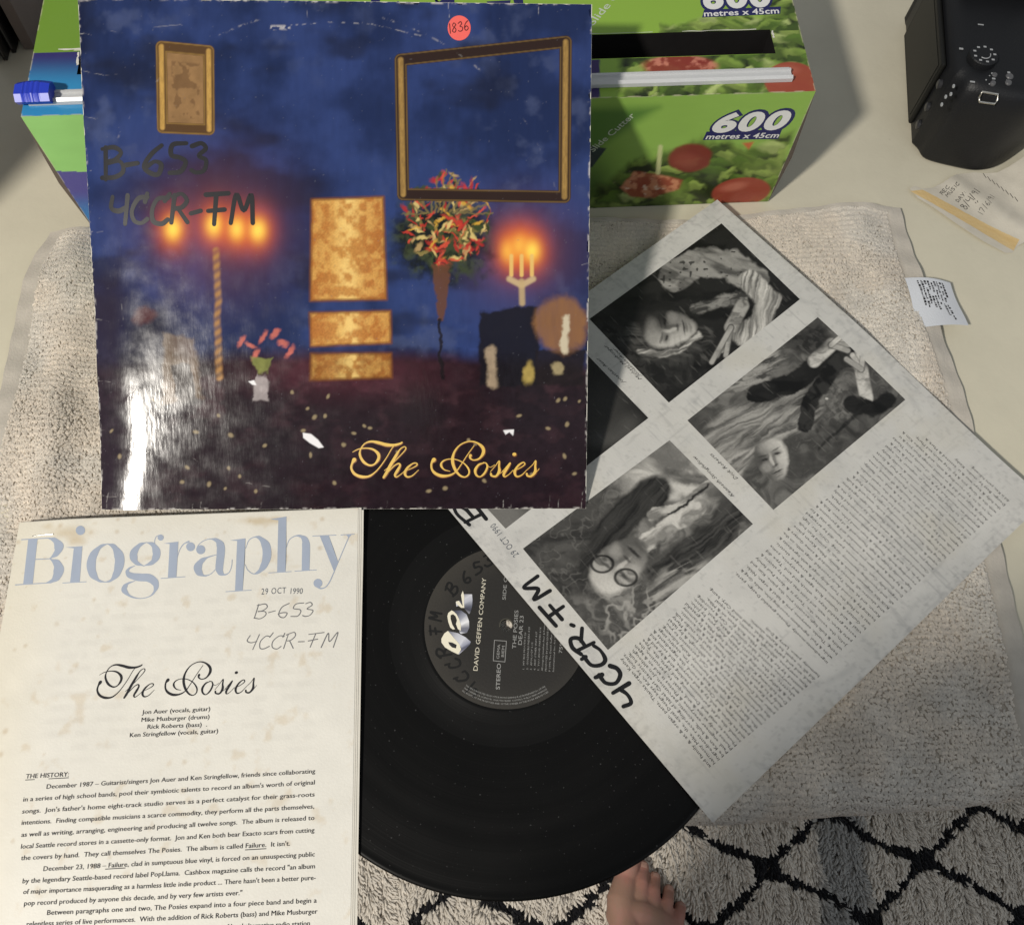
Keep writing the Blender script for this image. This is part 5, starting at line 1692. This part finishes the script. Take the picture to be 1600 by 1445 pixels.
def loft(sections, closed=True):
    """rings (z, list of xy) joined bottom to top"""
    v = []; f = []; n = len(sections[0][1])
    for z_, ring in sections:
        v += [(p[0], p[1], z_) for p in ring]
    for i in range(len(sections) - 1):
        for k in range(n): f.append((i * n + k, i * n + (k + 1) % n, (i + 1) * n + (k + 1) % n, (i + 1) * n + k))
    f.append(tuple(range(n))[::-1]); f.append(tuple((len(sections) - 1) * n + k for k in range(n)))
    return v, f


def ring_scale(r, k, off=(0, 0)):
    c_ = np.mean(r, 0)
    return [((p[0] - c_[0]) * k + c_[0] + off[0], (p[1] - c_[1]) * k + c_[1] + off[1]) for p in r]


kb = [at([q_], z_)[0] - KO for q_, z_ in (((1431, 236), 0), ((1446, 251), 0), ((1490, 259), 0), ((1530, 261), 0), ((1562, 247), 0), ((1606, 205), 0))]
ring = smooth_path([(-3.15, -4.6)] + [(p[0], p[1]) for p in kb] + [(7.4, -2.6), (6.6, -.6), (5.0, .6), (4.6, 3.0), (4.6, 8.4), (3.8, 9.2), (-2.6, 9.2), (-3.15, 8.4)], n=60)
v, f = loft([(0, ring_scale(ring, .97)), (.3, ring), (5.6, ring_scale(ring, .985)), (6.8, ring_scale(ring, .96)), (7.35, ring_scale(ring, .90)), (7.5, ring_scale(ring, .80))])
body = MB().add(v, f).build('body', M_BODY, kam, smooth=True)
# viewfinder hump and hot shoe, further along
MB().box(-2.9, 3.9, 3.2, 6.6, 7.2, 9.4, bev=.8, seg=3).build('viewfinder_hump', M_BODY, kam)
MB().box(-1.0, 1.2, 3.9, 5.9, 9.42, 9.62, bev=.05).build('hot_shoe', M_STEEL, kam)
# folded screen on the back
q4 = [at([p_], 0)[0] - KO for p_ in ((1428, 206), (1413, 85))]
mbl = MB()
yb0, yb1 = q4[0][1] + .15, 6.6
xl0, xl1 = -3.5, -3.12
mbl.box(xl0, xl1, yb0, yb1, .5, 6.4, bev=.15, seg=2)
lcd = mbl.build('folding_screen', M_LCD, kam)
MB().box(xl0 - .03, xl0 - .005, yb0 + .5, yb1 - .5, 1.0, 5.9).build('screen_panel', mat('screen plate', (.008, .008, .007), .45, .25), lcd)
# dial
dc = at([(1535, 80)], 8.2)[0] - KO
MB().lathe([(0.001, .62), (.92, .62), (1.0, .55), (1.02, .1), (1.0, 0)], (dc[0], dc[1], 7.42), n=40).build('mode_dial', M_BODY, kam, smooth=False)
dmk = MB()
for k, a in enumerate(np.linspace(0.1, 5.6, 9)):
    c_, s_ = math.cos(a), math.sin(a)
    x_, y_ = dc[0] + .72 * c_, dc[1] + .72 * s_
    dmk.box(x_ - .10, x_ + .10, y_ - .07, y_ + .07, 8.045, 8.06)
arcp = [(dc[0] + .42 * math.cos(a), dc[1] + .42 * math.sin(a), 8.05) for a in np.linspace(-2.2, .2, 12)]
dmk.tube(arcp, .035, 5)
dial = [o for o in kam.children if o.name.startswith('mode_dial')][0]
dmk.build('dial_marks', M_GREYMARK, dial)
# small controls
bt = MB()
for (px_, py_, z_, r_) in ((1576, 112, 7.6, .28), (1576, 122, 7.6, .24), (1553, 112, 7.6, .2), (1553, 125, 7.6, .2)):
    p = at([(px_, py_)], z_)[0] - KO
    bt.lathe([(.001, .16), (r_ * .8, .16), (r_, .08), (r_, -.2)], (p[0], p[1], 7.42), n=16)
bt.build('buttons', mat('grey button plastic', (.10, .10, .105), .4, .4), kam, smooth=False)
for (px_, py_, w_, h_) in ((1551, 108, .14, .10), (1554, 116, .16, .10), (1555, 123, .18, .11), (1547, 112, .06, .05), (1543, 119, .06, .05), (1549, 125, .06, .05), (1575, 104, .14, .10), (1576, 118, .15, .16), (1520, 32, .3, .07), (1523, 124, .24, .08), (1497, 73, .20, .10)):
    p = at([(px_, py_)], 7.72)[0] - KO
    mk = MB(); mk.box(p[0] - w_ * .7, p[0] + w_ * .7, p[1] - h_ * .7, p[1] + h_ * .7, 7.47, 7.515)
    mk.build('top_mark', M_GREYMARK, body)
# thumb side: buttons and prints on the back right
bk = MB()
for (px_, py_, z_) in ((1446, 190, 3.2), (1461, 160, 5.2), (1436, 217, 1.6)):
    d = ray([(px_, py_)])[0]; t = (KO[0] - 3.35 - CAM[0]) / d[0]; p = CAM + d * t - KO
    bk.lathe([(.001, -.18), (.22, -.18), (.34, -.12), (.36, .1)], (-3.16, -4.1 + (py_ - 217) * -.008, z_), n=18, axis='x')
bk.build('thumb_buttons', mat('thumb button plastic', (.03, .03, .033), .3, .5), kam, smooth=False)
pm = MB()
for (px_, py_) in ((1489, 143), (1487, 156), (1480, 161), (1476, 174)):
    p = at([(px_, py_)], 6.95)[0] - KO
    pm.box(p[0] - .06, p[0] + .06, p[1] - .10, p[1] + .10, 7.20, 7.36)
pm.build('print_marks', M_GREYMARK, kam)
# strap lug: a flat steel loop on the right shoulder
p = at([(1545, 153)], 6.9)[0] - KO
lug = [(p[0] - .62, p[1], 7.05), (p[0] - .55, p[1] + .18, 7.35), (p[0] + .55, p[1] + .10, 7.35), (p[0] + .66, p[1] - .08, 7.05), (p[0] + .55, p[1] - .25, 6.8), (p[0] - .5, p[1] - .2, 6.8), (p[0] - .62, p[1], 7.05)]
MB().tube(lug, .085, 8).build('strap_lug', M_STEEL, kam, smooth=True)
# grip side panel
gp = [at([q_], 0)[0] - KO for q_ in ((1470, 258), (1535, 262), (1562, 248), (1600, 210))]
# lens pointing away to the right
MB().lathe([(3.0, 0), (3.1, .4), (3.3, .8), (3.3, 4.0), (3.1, 4.2), (3.1, 7.0), (2.8, 7.2), (2.6, 6.4), (0.001, 6.2)], (4.4, 4.9, 3.9), n=48, axis='x').build('lens', M_BODY, kam, smooth=True)
# carrying strap, a loop of it on the table beyond
sp_ = [at([p_], z_)[0] - KO for p_, z_ in (((1470, -40), 3.0), ((1436, -25), 1.0), ((1421, 0), .3), ((1426, 14), .3), ((1438, 20), .35), ((1452, 16), .6))]
MB().tube(smooth_path(sp_, 40), .30, 8).build('strap', M_RUB, kam, smooth=True)


# the camera stands a little askew: turn it about its near left corner
_pv = np.array([32.0, 38.5, 0.05]); _ka = -.125
_rk = rotm(0, 0, _ka); _kl = _pv + _rk @ (KO - _pv)
kam.location = _kl * S
kam.rotation_euler = (0, 0, _ka)


# ------------------------------------------------------------------ torn note with masking tape
NO = at([(1500, 330)], .3)[0]; NO[2] = 0.02
nf = Frame((0, 0, .45), np.eye(3))
outline = [(1423, 291), (1432, 288), (1441, 292), (1460, 290), (1475, 283), (1487, 275), (1497, 269), (1510, 267), (1525, 265.5), (1541, 268), (1560, 268), (1575, 263), (1590, 256), (1603, 247), (1625, 250), (1640, 300), (1612, 372), (1594, 380), (1586, 390), (1575, 391), (1565, 386), (1540, 374), (1500, 349), (1460, 321), (1436, 306)]
ouv = nf.uv(outline)
g_u = np.linspace(ouv[:, 0].min(), ouv[:, 0].max(), 70); g_v = np.linspace(ouv[:, 1].min(), ouv[:, 1].max(), 60)


def note_bend(u, v):
    z = .14 + .10 * np.sin(u * .9 + v * .5)
    z = z + 1.5 * sst(36.0 + 2.2, 42.5, u + (v - 33) * .35) + .25 * np.exp(-((u + v - 69.5) / 1.3) ** 2)
    return z


NFR = Frame((0, 0, .45), np.eye(3), lambda u, v: note_bend(u, v) - .45 + .45)
nv_ = []; nf_ = []; nc_ = []
import mathutils
from mathutils.geometry import delaunay_2d_cdt
pts = [tuple(p) for p in ouv]
inner = []
for a in g_u:
    for b in g_v:
        if polym(np.array([a]), np.array([b]), pts, .2)[0] > .95: inner.append((float(a), float(b)))
allp = [mathutils.Vector(p) for p in pts + inner]
res = delaunay_2d_cdt(allp, [(i, (i + 1) % len(pts)) for i in range(len(pts))], [], 1, 1e-5)
P2 = np.array([tuple(q_) for q_ in res[0]])
nz = note_bend(P2[:, 0], P2[:, 1])
note = thing('torn_note', 'torn paper note with a strip of yellowed tape and handwriting, below the camera', 'note', NO)
pc = np.array([.56, .52, .44]) * (.9 + .2 * fbm(P2[:, 0] * 1.5, P2[:, 1] * 1.5, 401))[:, None]
pap = link_mesh('paper', np.column_stack([P2, nz]) - NO, [tuple(q_) for q_ in res[2]], M_PAPERPRINT, note, pc, smooth=True)


class NFrame(Frame):
    def lift(self, uv, wv=0.0):
        uv = np.asarray(uv, float)
        return np.column_stack([uv, note_bend(uv[:, 0], uv[:, 1]) + wv]) - NO


nfr = NFrame((0, 0, .45), np.eye(3))
tape = nfr.uv([(1424, 296), (1443, 294), (1596, 371), (1588, 387)])
a_, b_ = np.meshgrid(np.linspace(0, 1, 60), np.linspace(0, 1, 9))
uvt = tape[0] * ((1 - a_) * (1 - b_))[..., None] + tape[3] * (a_ * (1 - b_))[..., None] + tape[2] * (a_ * b_)[..., None] + tape[1] * ((1 - a_) * b_)[..., None]
uvt = uvt + (.04 * (fbm(a_ * 40, b_ * 3, 405) - .5))[..., None]
tcx = mix(np.zeros(a_.shape + (3,)) + np.array([.58, .40, .17]), np.array([.66, .50, .26]), fbm(a_ * 9, b_ * 3, 407))
link_mesh('masking_tape', nfr.lift(uvt.reshape(-1, 2), .02), grid_faces(60, 9), mat('yellowed tape', rough=.5, spec=.4, attr=True, bump=.25, bscale=500), note, tcx.reshape(-1, 3), smooth=True)


def nz4(a, b): return (1410 + a * .11875, 240 + b * .11875)


ik = Ink(nfr, .016)
ik.hand('REC', nz4(545, 515), nz4(640, 420), .26, .04, slant=0, jitter=.02)
ik.hand('MUSIC', nz4(620, 545), nz4(765, 385), .26, .04, slant=0, jitter=.02)
ik.hand('DAY:', nz4(760, 612), nz4(862, 500), .27, .04, slant=0, jitter=.02)
ik.hand('8/4/91', nz4(860, 708), nz4(1040, 478), .50, .045, slant=0)
ik.hand('"', nz4(1010, 665), nz4(1050, 640), .35, .045, slant=0)
ik.hand('17/6/91', nz4(1080, 775), nz4(1240, 545), .42, .032, slant=0)
for k in range(8):
    a = 1100 + k * 58; b = 265 + k * 42 * (1 + k * .015)
    ik.stroke_px([nz4(a - 18, b - 28), nz4(a + 22, b + 30)], .8, smooth=False)
ik.build('handwriting', M_INKGREY, pap)


# ------------------------------------------------------------------ dark record jackets standing at the far left
GRP = 'record jackets standing at the far left'
M_J = [mat('black jacket', (.012, .011, .012), .5, .4, vary=.3, vscale=30), mat('dark grey jacket', (.022, .021, .02), .5, .4, vary=.3, vscale=30), mat('brown grey jacket', (.21, .175, .16), .7, .3, vary=.15, vscale=20)]
JB = [((-2, 100), 0, 'blackest record jacket, outermost of the row at the left edge', 9), ((13, 96), 1, 'dark record jacket with a pale worn spine, second from the left edge', 8), ((26, 84), 0, 'black record jacket just left of the last dark one', 7), ((42, 70), 1, 'dark grey record jacket beside the brown grey board', 6)]
for (p_, mi, lb, tl) in JB:
    o_ = at([p_], 0)[0]
    a = math.radians(4)
    Mx = rotm(0, math.radians(-tl), 0)
    jk = thing('record_jacket', lb, 'record jacket', (o_[0], o_[1], .05), rotm(0, math.radians(tl * .3), a), GRP)
    MB().box(-.34, 0, 0, 31, 0, 31.2, bev=.05).build('jacket_board', M_J[mi], jk)
    MB().box(-.22, -.12, -.012, .03, .4, 30.6).build('spine_print', mat('pale spine', (.10, .10, .09), .7, .2), jk)
o_ = at([(56, 78)], 0)[0]
brd = thing('card_divider', 'brown grey upright card between the dark jackets and the green box', 'divider card', (o_[0], o_[1], .05), rotm(0, math.radians(2), math.radians(5)))
MB().box(-.9, 0, 0, 30, 0, 30, bev=.06).build('card_board', M_J[2], brd)

# made-up box out of view, added to shade the table by the green box
cbx = thing('shade_box', 'unseen brown cardboard box added left of the towel to cast shade', 'cardboard box', (-58, 30, .05))
MB().box(-13, 11.3, -13, 10, 0, 40, bev=.1).build('carton', mat('brown card', (.34, .23, .13), .85, .2, vary=.1), cbx)


# ------------------------------------------------------------------ the bare foot on the rug
def capsule_chain(bm_v, bm_f, pts, rad, n=18):
    pts = np.asarray(pts, float); rad = np.asarray(rad, float)
    P_, R_ = [], []
    for i in range(len(pts) - 1):
        for t in np.linspace(0, 1, 5)[:-1]:
            P_.append(pts[i] * (1 - t) + pts[i + 1] * t); R_.append(rad[i] * (1 - t) + rad[i + 1] * t)
    P_.append(pts[-1]); R_.append(rad[-1])
    d0 = (pts[0] - pts[1]) / np.linalg.norm(pts[0] - pts[1]); d1 = (pts[-1] - pts[-2]) / np.linalg.norm(pts[-1] - pts[-2])
    P2_, R2_ = [], []
    for s_ in (.99, .85, .55): P2_.append(P_[0] + d0 * R_[0] * s_); R2_.append(R_[0] * math.sqrt(1 - s_ * s_))
    P2_ += P_; R2_ += R_
    for s_ in (.55, .85, .99): P2_.append(P_[-1] + d1 * R_[-1] * s_); R2_.append(R_[-1] * math.sqrt(1 - s_ * s_))
    m_ = MB(); m_.tube(P2_, np.array(R2_), n)
    k = len(bm_v)
    bm_v += m_.v; bm_f += [tuple(i + k for i in q_) for q_ in m_.f]


FZ = -70.3
fo = at([(1010, 1440)], FZ + 2)[0]
per = thing('person', 'person standing barefoot on the rug, right toes beside the record rim', 'person', (fo[0], fo[1] - 12, FZ))
PO = np.array([fo[0], fo[1] - 12, FZ])
T = {k: at([p_], FZ + 1.2)[0] for k, p_ in (('b', (984, 1338)), ('2', (1005, 1354)), ('3', (1024, 1371)), ('4', (1046, 1391)), ('5', (1064, 1418)))}
bv, bf = [], []
ball = {'b': at([(969, 1406)], FZ + 2)[0], '2': at([(999, 1404)], FZ + 2)[0], '3': at([(1018, 1413)], FZ + 2)[0], '4': at([(1038, 1425)], FZ + 2)[0], '5': at([(1055, 1442)], FZ + 2)[0]}
heel = np.array([fo[0] - .5, fo[1] - 17.5, FZ + 3.0])
for k, r0_, r1_ in (('b', 1.4, 1.8), ('2', .84, 1.05), ('3', .80, 1.0), ('4', .77, 1.0), ('5', .80, 1.1)):
    t_, bl_ = T[k].copy(), ball[k].copy()
    t_[2] = FZ + r0_ * .9; bl_[2] = FZ + 2.0 + (.6 if k in 'b23' else 0)
    md = t_ * .52 + bl_ * .48; md[2] = FZ + (2.15 if k != 'b' else 1.9)
    kn = t_ * .82 + bl_ * .18; kn[2] = FZ + r0_ * 1.35
    capsule_chain(bv, bf, [t_, kn, md, bl_], [r0_, r0_ * .95, r0_ * .98, r1_])
    mid = bl_ * .45 + heel * .55; mid[2] = FZ + 3.6 + (1.2 if k in 'b2' else 0)
    capsule_chain(bv, bf, [bl_, mid, heel], [r1_, 2.6, 2.7])
lo_ = [ball[k] - [0, 1.6, 0] for k in 'b2345']
for q_, z_ in zip(lo_, (2.5, 2.9, 2.7, 2.4, 2.0)): q_[2] = FZ + z_
capsule_chain(bv, bf, lo_, [1.9, 1.8, 1.7, 1.6, 1.5])
ank = np.array([fo[0], fo[1] - 14.5, FZ + 8.5])
knee = np.array([14.0, -41.0, -25.0]); hip = np.array([9.0, -44.0, 16.0])
capsule_chain(bv, bf, [heel, ank, ank * .6 + knee * .4, knee, hip], [3.0, 3.5, 5.2, 5.6, 8.6])
# the rest of the standing figure, behind the lens: other leg, trunk, arms, head
lh = np.array([-8.0, -52.0, FZ + 3.0]); la = lh + [0, 1.5, 5.5]; lk = np.array([-8.0, -44.0, -25.0]); lhp = np.array([-7.0, -44.0, 16.0])
capsule_chain(bv, bf, [lh, la, la * .6 + lk * .4, lk, lhp], [3.0, 3.5, 5.2, 5.6, 8.6])
capsule_chain(bv, bf, [lh, lh + [0, 12, 0.2], lh + [0, 17, -.8]], [2.8, 2.4, 1.9])
for i_ in range(5): capsule_chain(bv, bf, [lh + [-3 + i_ * 1.6, 15, -1.0], lh + [-3.4 + i_ * 1.75, 21 - abs(i_ - 3.4) * .7, -1.9]], [1.3, .95])
for dx in (-6, 0, 6): capsule_chain(bv, bf, [(0 + dx, -45, 14), (-3 + dx * .9, -44, 32), (-6 + dx * 1.15, -42, 52), (-6 + dx * 1.3, -41, 58)], [10.5, 10.2, 11.0, 8.5])
capsule_chain(bv, bf, [(-22, -41, 62), (-6, -41.5, 65), (10, -41, 62)], [5.5, 7.0, 5.5])
capsule_chain(bv, bf, [(-6, -41, 66), (-5, -38, 76)], [5.6, 5.2])
capsule_chain(bv, bf, [(-5, -35, 80), (-5, -36, 87)], [7.2, 8.6])
for sg in (-1, 1):
    sh_, el, wr = np.array([-6 + sg * 17.5, -41, 61.0]), np.array([-5 + sg * 21, -43, 32.0]), np.array([-3 + sg * 21, -36, 9.0])
    capsule_chain(bv, bf, [sh_, el, wr], [4.8, 3.9, 2.7])
    capsule_chain(bv, bf, [wr, wr + [0, 1.5, -8]], [2.6, 3.0])
    for i_ in range(4): capsule_chain(bv, bf, [wr + [0, -.9 + i_ * 1.7, -9], wr + [-sg * .5, -.9 + i_ * 1.8, -13], wr + [-sg * 1.6, -.6 + i_ * 1.7, -16 + abs(i_ - 1.6) * .7]], [.95, .85, .7])
    capsule_chain(bv, bf, [wr + [0, 3, -4], wr + [-sg * .8, 6, -8], wr + [-sg * 1.2, 6.4, -10.5]], [1.2, 1.0, .8])
capsule_chain(bv, bf, [ball['2'] * .55 + heel * .45 + [0, 0, 3.0], ank], [2.4, 3.3])
tmpm = bpy.data.meshes.new('tmp'); tmpm.from_pydata([tuple((np.array(q_) - PO) * S) for q_ in bv], [], bf)
tmpo = bpy.data.objects.new('tmp', tmpm); COL.objects.link(tmpo)
rm = tmpo.modifiers.new('r', 'REMESH'); rm.mode = 'VOXEL'; rm.voxel_size = .0018
sm = tmpo.modifiers.new('s', 'SMOOTH'); sm.factor = .5; sm.iterations = 5
dg = bpy.context.evaluated_depsgraph_get()
ev_ = tmpo.evaluated_get(dg); me_ = bpy.data.meshes.new_from_object(ev_)
bpy.data.objects.remove(tmpo)
me_.polygons.foreach_set('use_smooth', np.ones(len(me_.polygons), bool))
me_.name = 'body'; me_.materials.clear()
pv = np.empty(len(me_.vertices) * 3, np.float32); me_.vertices.foreach_get('co', pv); pv = pv.reshape(-1, 3) / S + PO
X, Y = project(pv).T
sk = np.zeros((len(pv), 3)) + np.array([.36, .215, .155])
sk = mix(sk, np.array([.44, .22, .18]), .6 * sst(.35, .7, fbm(pv[:, 0] * .6, pv[:, 1] * .6, 501)))
for k in 'b2345':
    kn = T[k] * .52 + ball[k] * .48
    d = np.hypot(pv[:, 0] - kn[0], pv[:, 1] - kn[1])
    sk = mix(sk, np.array([.47, .20, .16]), .55 * np.exp(-(d / .9) ** 2))
    sk = mix(sk, np.array([.40, .17, .13]), .5 * np.exp(-(np.hypot(pv[:, 0] - T[k][0], pv[:, 1] - T[k][1]) / .8) ** 2))
a_ = me_.attributes.new('Col', 'FLOAT_COLOR', 'POINT')
c4 = np.ones((len(pv), 4), np.float32); c4[:, :3] = sk; a_.data.foreach_set('color', c4.ravel())
me_.materials.append(mat('skin', rough=.5, spec=.4, attr=True, bump=.25, bscale=500, sss=.12))
bo = bpy.data.objects.new('body', me_); COL.objects.link(bo); bo.parent = per
# clothes
def cloth_of(name, chains, mt):
    v_, f_ = [], []
    for a_, b_ in chains: capsule_chain(v_, f_, a_, b_)
    m_ = bpy.data.meshes.new('tmp'); m_.from_pydata([tuple((np.array(q_) - PO) * S) for q_ in v_], [], f_)
    o_ = bpy.data.objects.new('tmp', m_); COL.objects.link(o_)
    r_ = o_.modifiers.new('r', 'REMESH'); r_.mode = 'VOXEL'; r_.voxel_size = .008
    s_ = o_.modifiers.new('s', 'SMOOTH'); s_.factor = .5; s_.iterations = 4
    e_ = o_.evaluated_get(bpy.context.evaluated_depsgraph_get()); n_ = bpy.data.meshes.new_from_object(e_)
    bpy.data.objects.remove(o_)
    n_.name = name; n_.materials.clear(); n_.materials.append(mt)
    n_.polygons.foreach_set('use_smooth', np.ones(len(n_.polygons), bool))
    q_ = bpy.data.objects.new(name, n_); COL.objects.link(q_); q_.parent = per


cloth_of('shirt', [([(0 + dx, -45, 16), (-3 + dx * .9, -44, 32), (-6 + dx * 1.15, -42, 52), (-6 + dx * 1.3, -41, 58)], [11.6, 11.4, 12.0, 9.5]) for dx in (-6, 0, 6)] +
         [([(-22, -41, 61.5), (-6, -41.5, 63), (10, -41, 61.5)], [6.4, 7.4, 6.4])] + [([(-6 + sg * 17.5, -41, 61), (-5.5 + sg * 19.5, -42, 44)], [6.0, 5.6]) for sg in (-1, 1)], mat('grey jersey', (.20, .21, .23), .9, .1, vary=.06))
cloth_of('shorts', [([hip + [0, 0, -2], hip * .55 + knee * .45], [10.6, 9.6]), ([lhp + [0, 0, -2], lhp * .55 + lk * .45], [10.6, 9.6]), ([(-6, -45, 12), (8, -45, 12)], [11.2, 11.2])], mat('navy cotton', (.03, .035, .06), .9, .1, vary=.06))
# toenails
for k in '2345':
    d = (T[k] - ball[k]); d[2] = 0; d /= np.linalg.norm(d); s_ = np.array([-d[1], d[0], 0])
    r_ = .88 if k == '2' else .8
    cc = T[k] + d * (r_ * .25); v = []; f = []
    for j in range(5):
        for i in range(5):
            a, b = (i / 4 - .5) * .9, (j / 4 - .5) * .75
            p = cc + s_ * a * r_ + d * b
            z_ = FZ + r_ * .9 + math.sqrt(max(.02, (r_ * 1.02) ** 2 - (a * r_) ** 2 - max(0, r_ * .25 + b) ** 2 * .9))
            v.append((p[0] - PO[0], p[1] - PO[1], z_ - FZ + .0))
    link_mesh('toenail', v, grid_faces(5, 5), mat('nail', (.36, .215, .17), .4, .4), per, smooth=True)
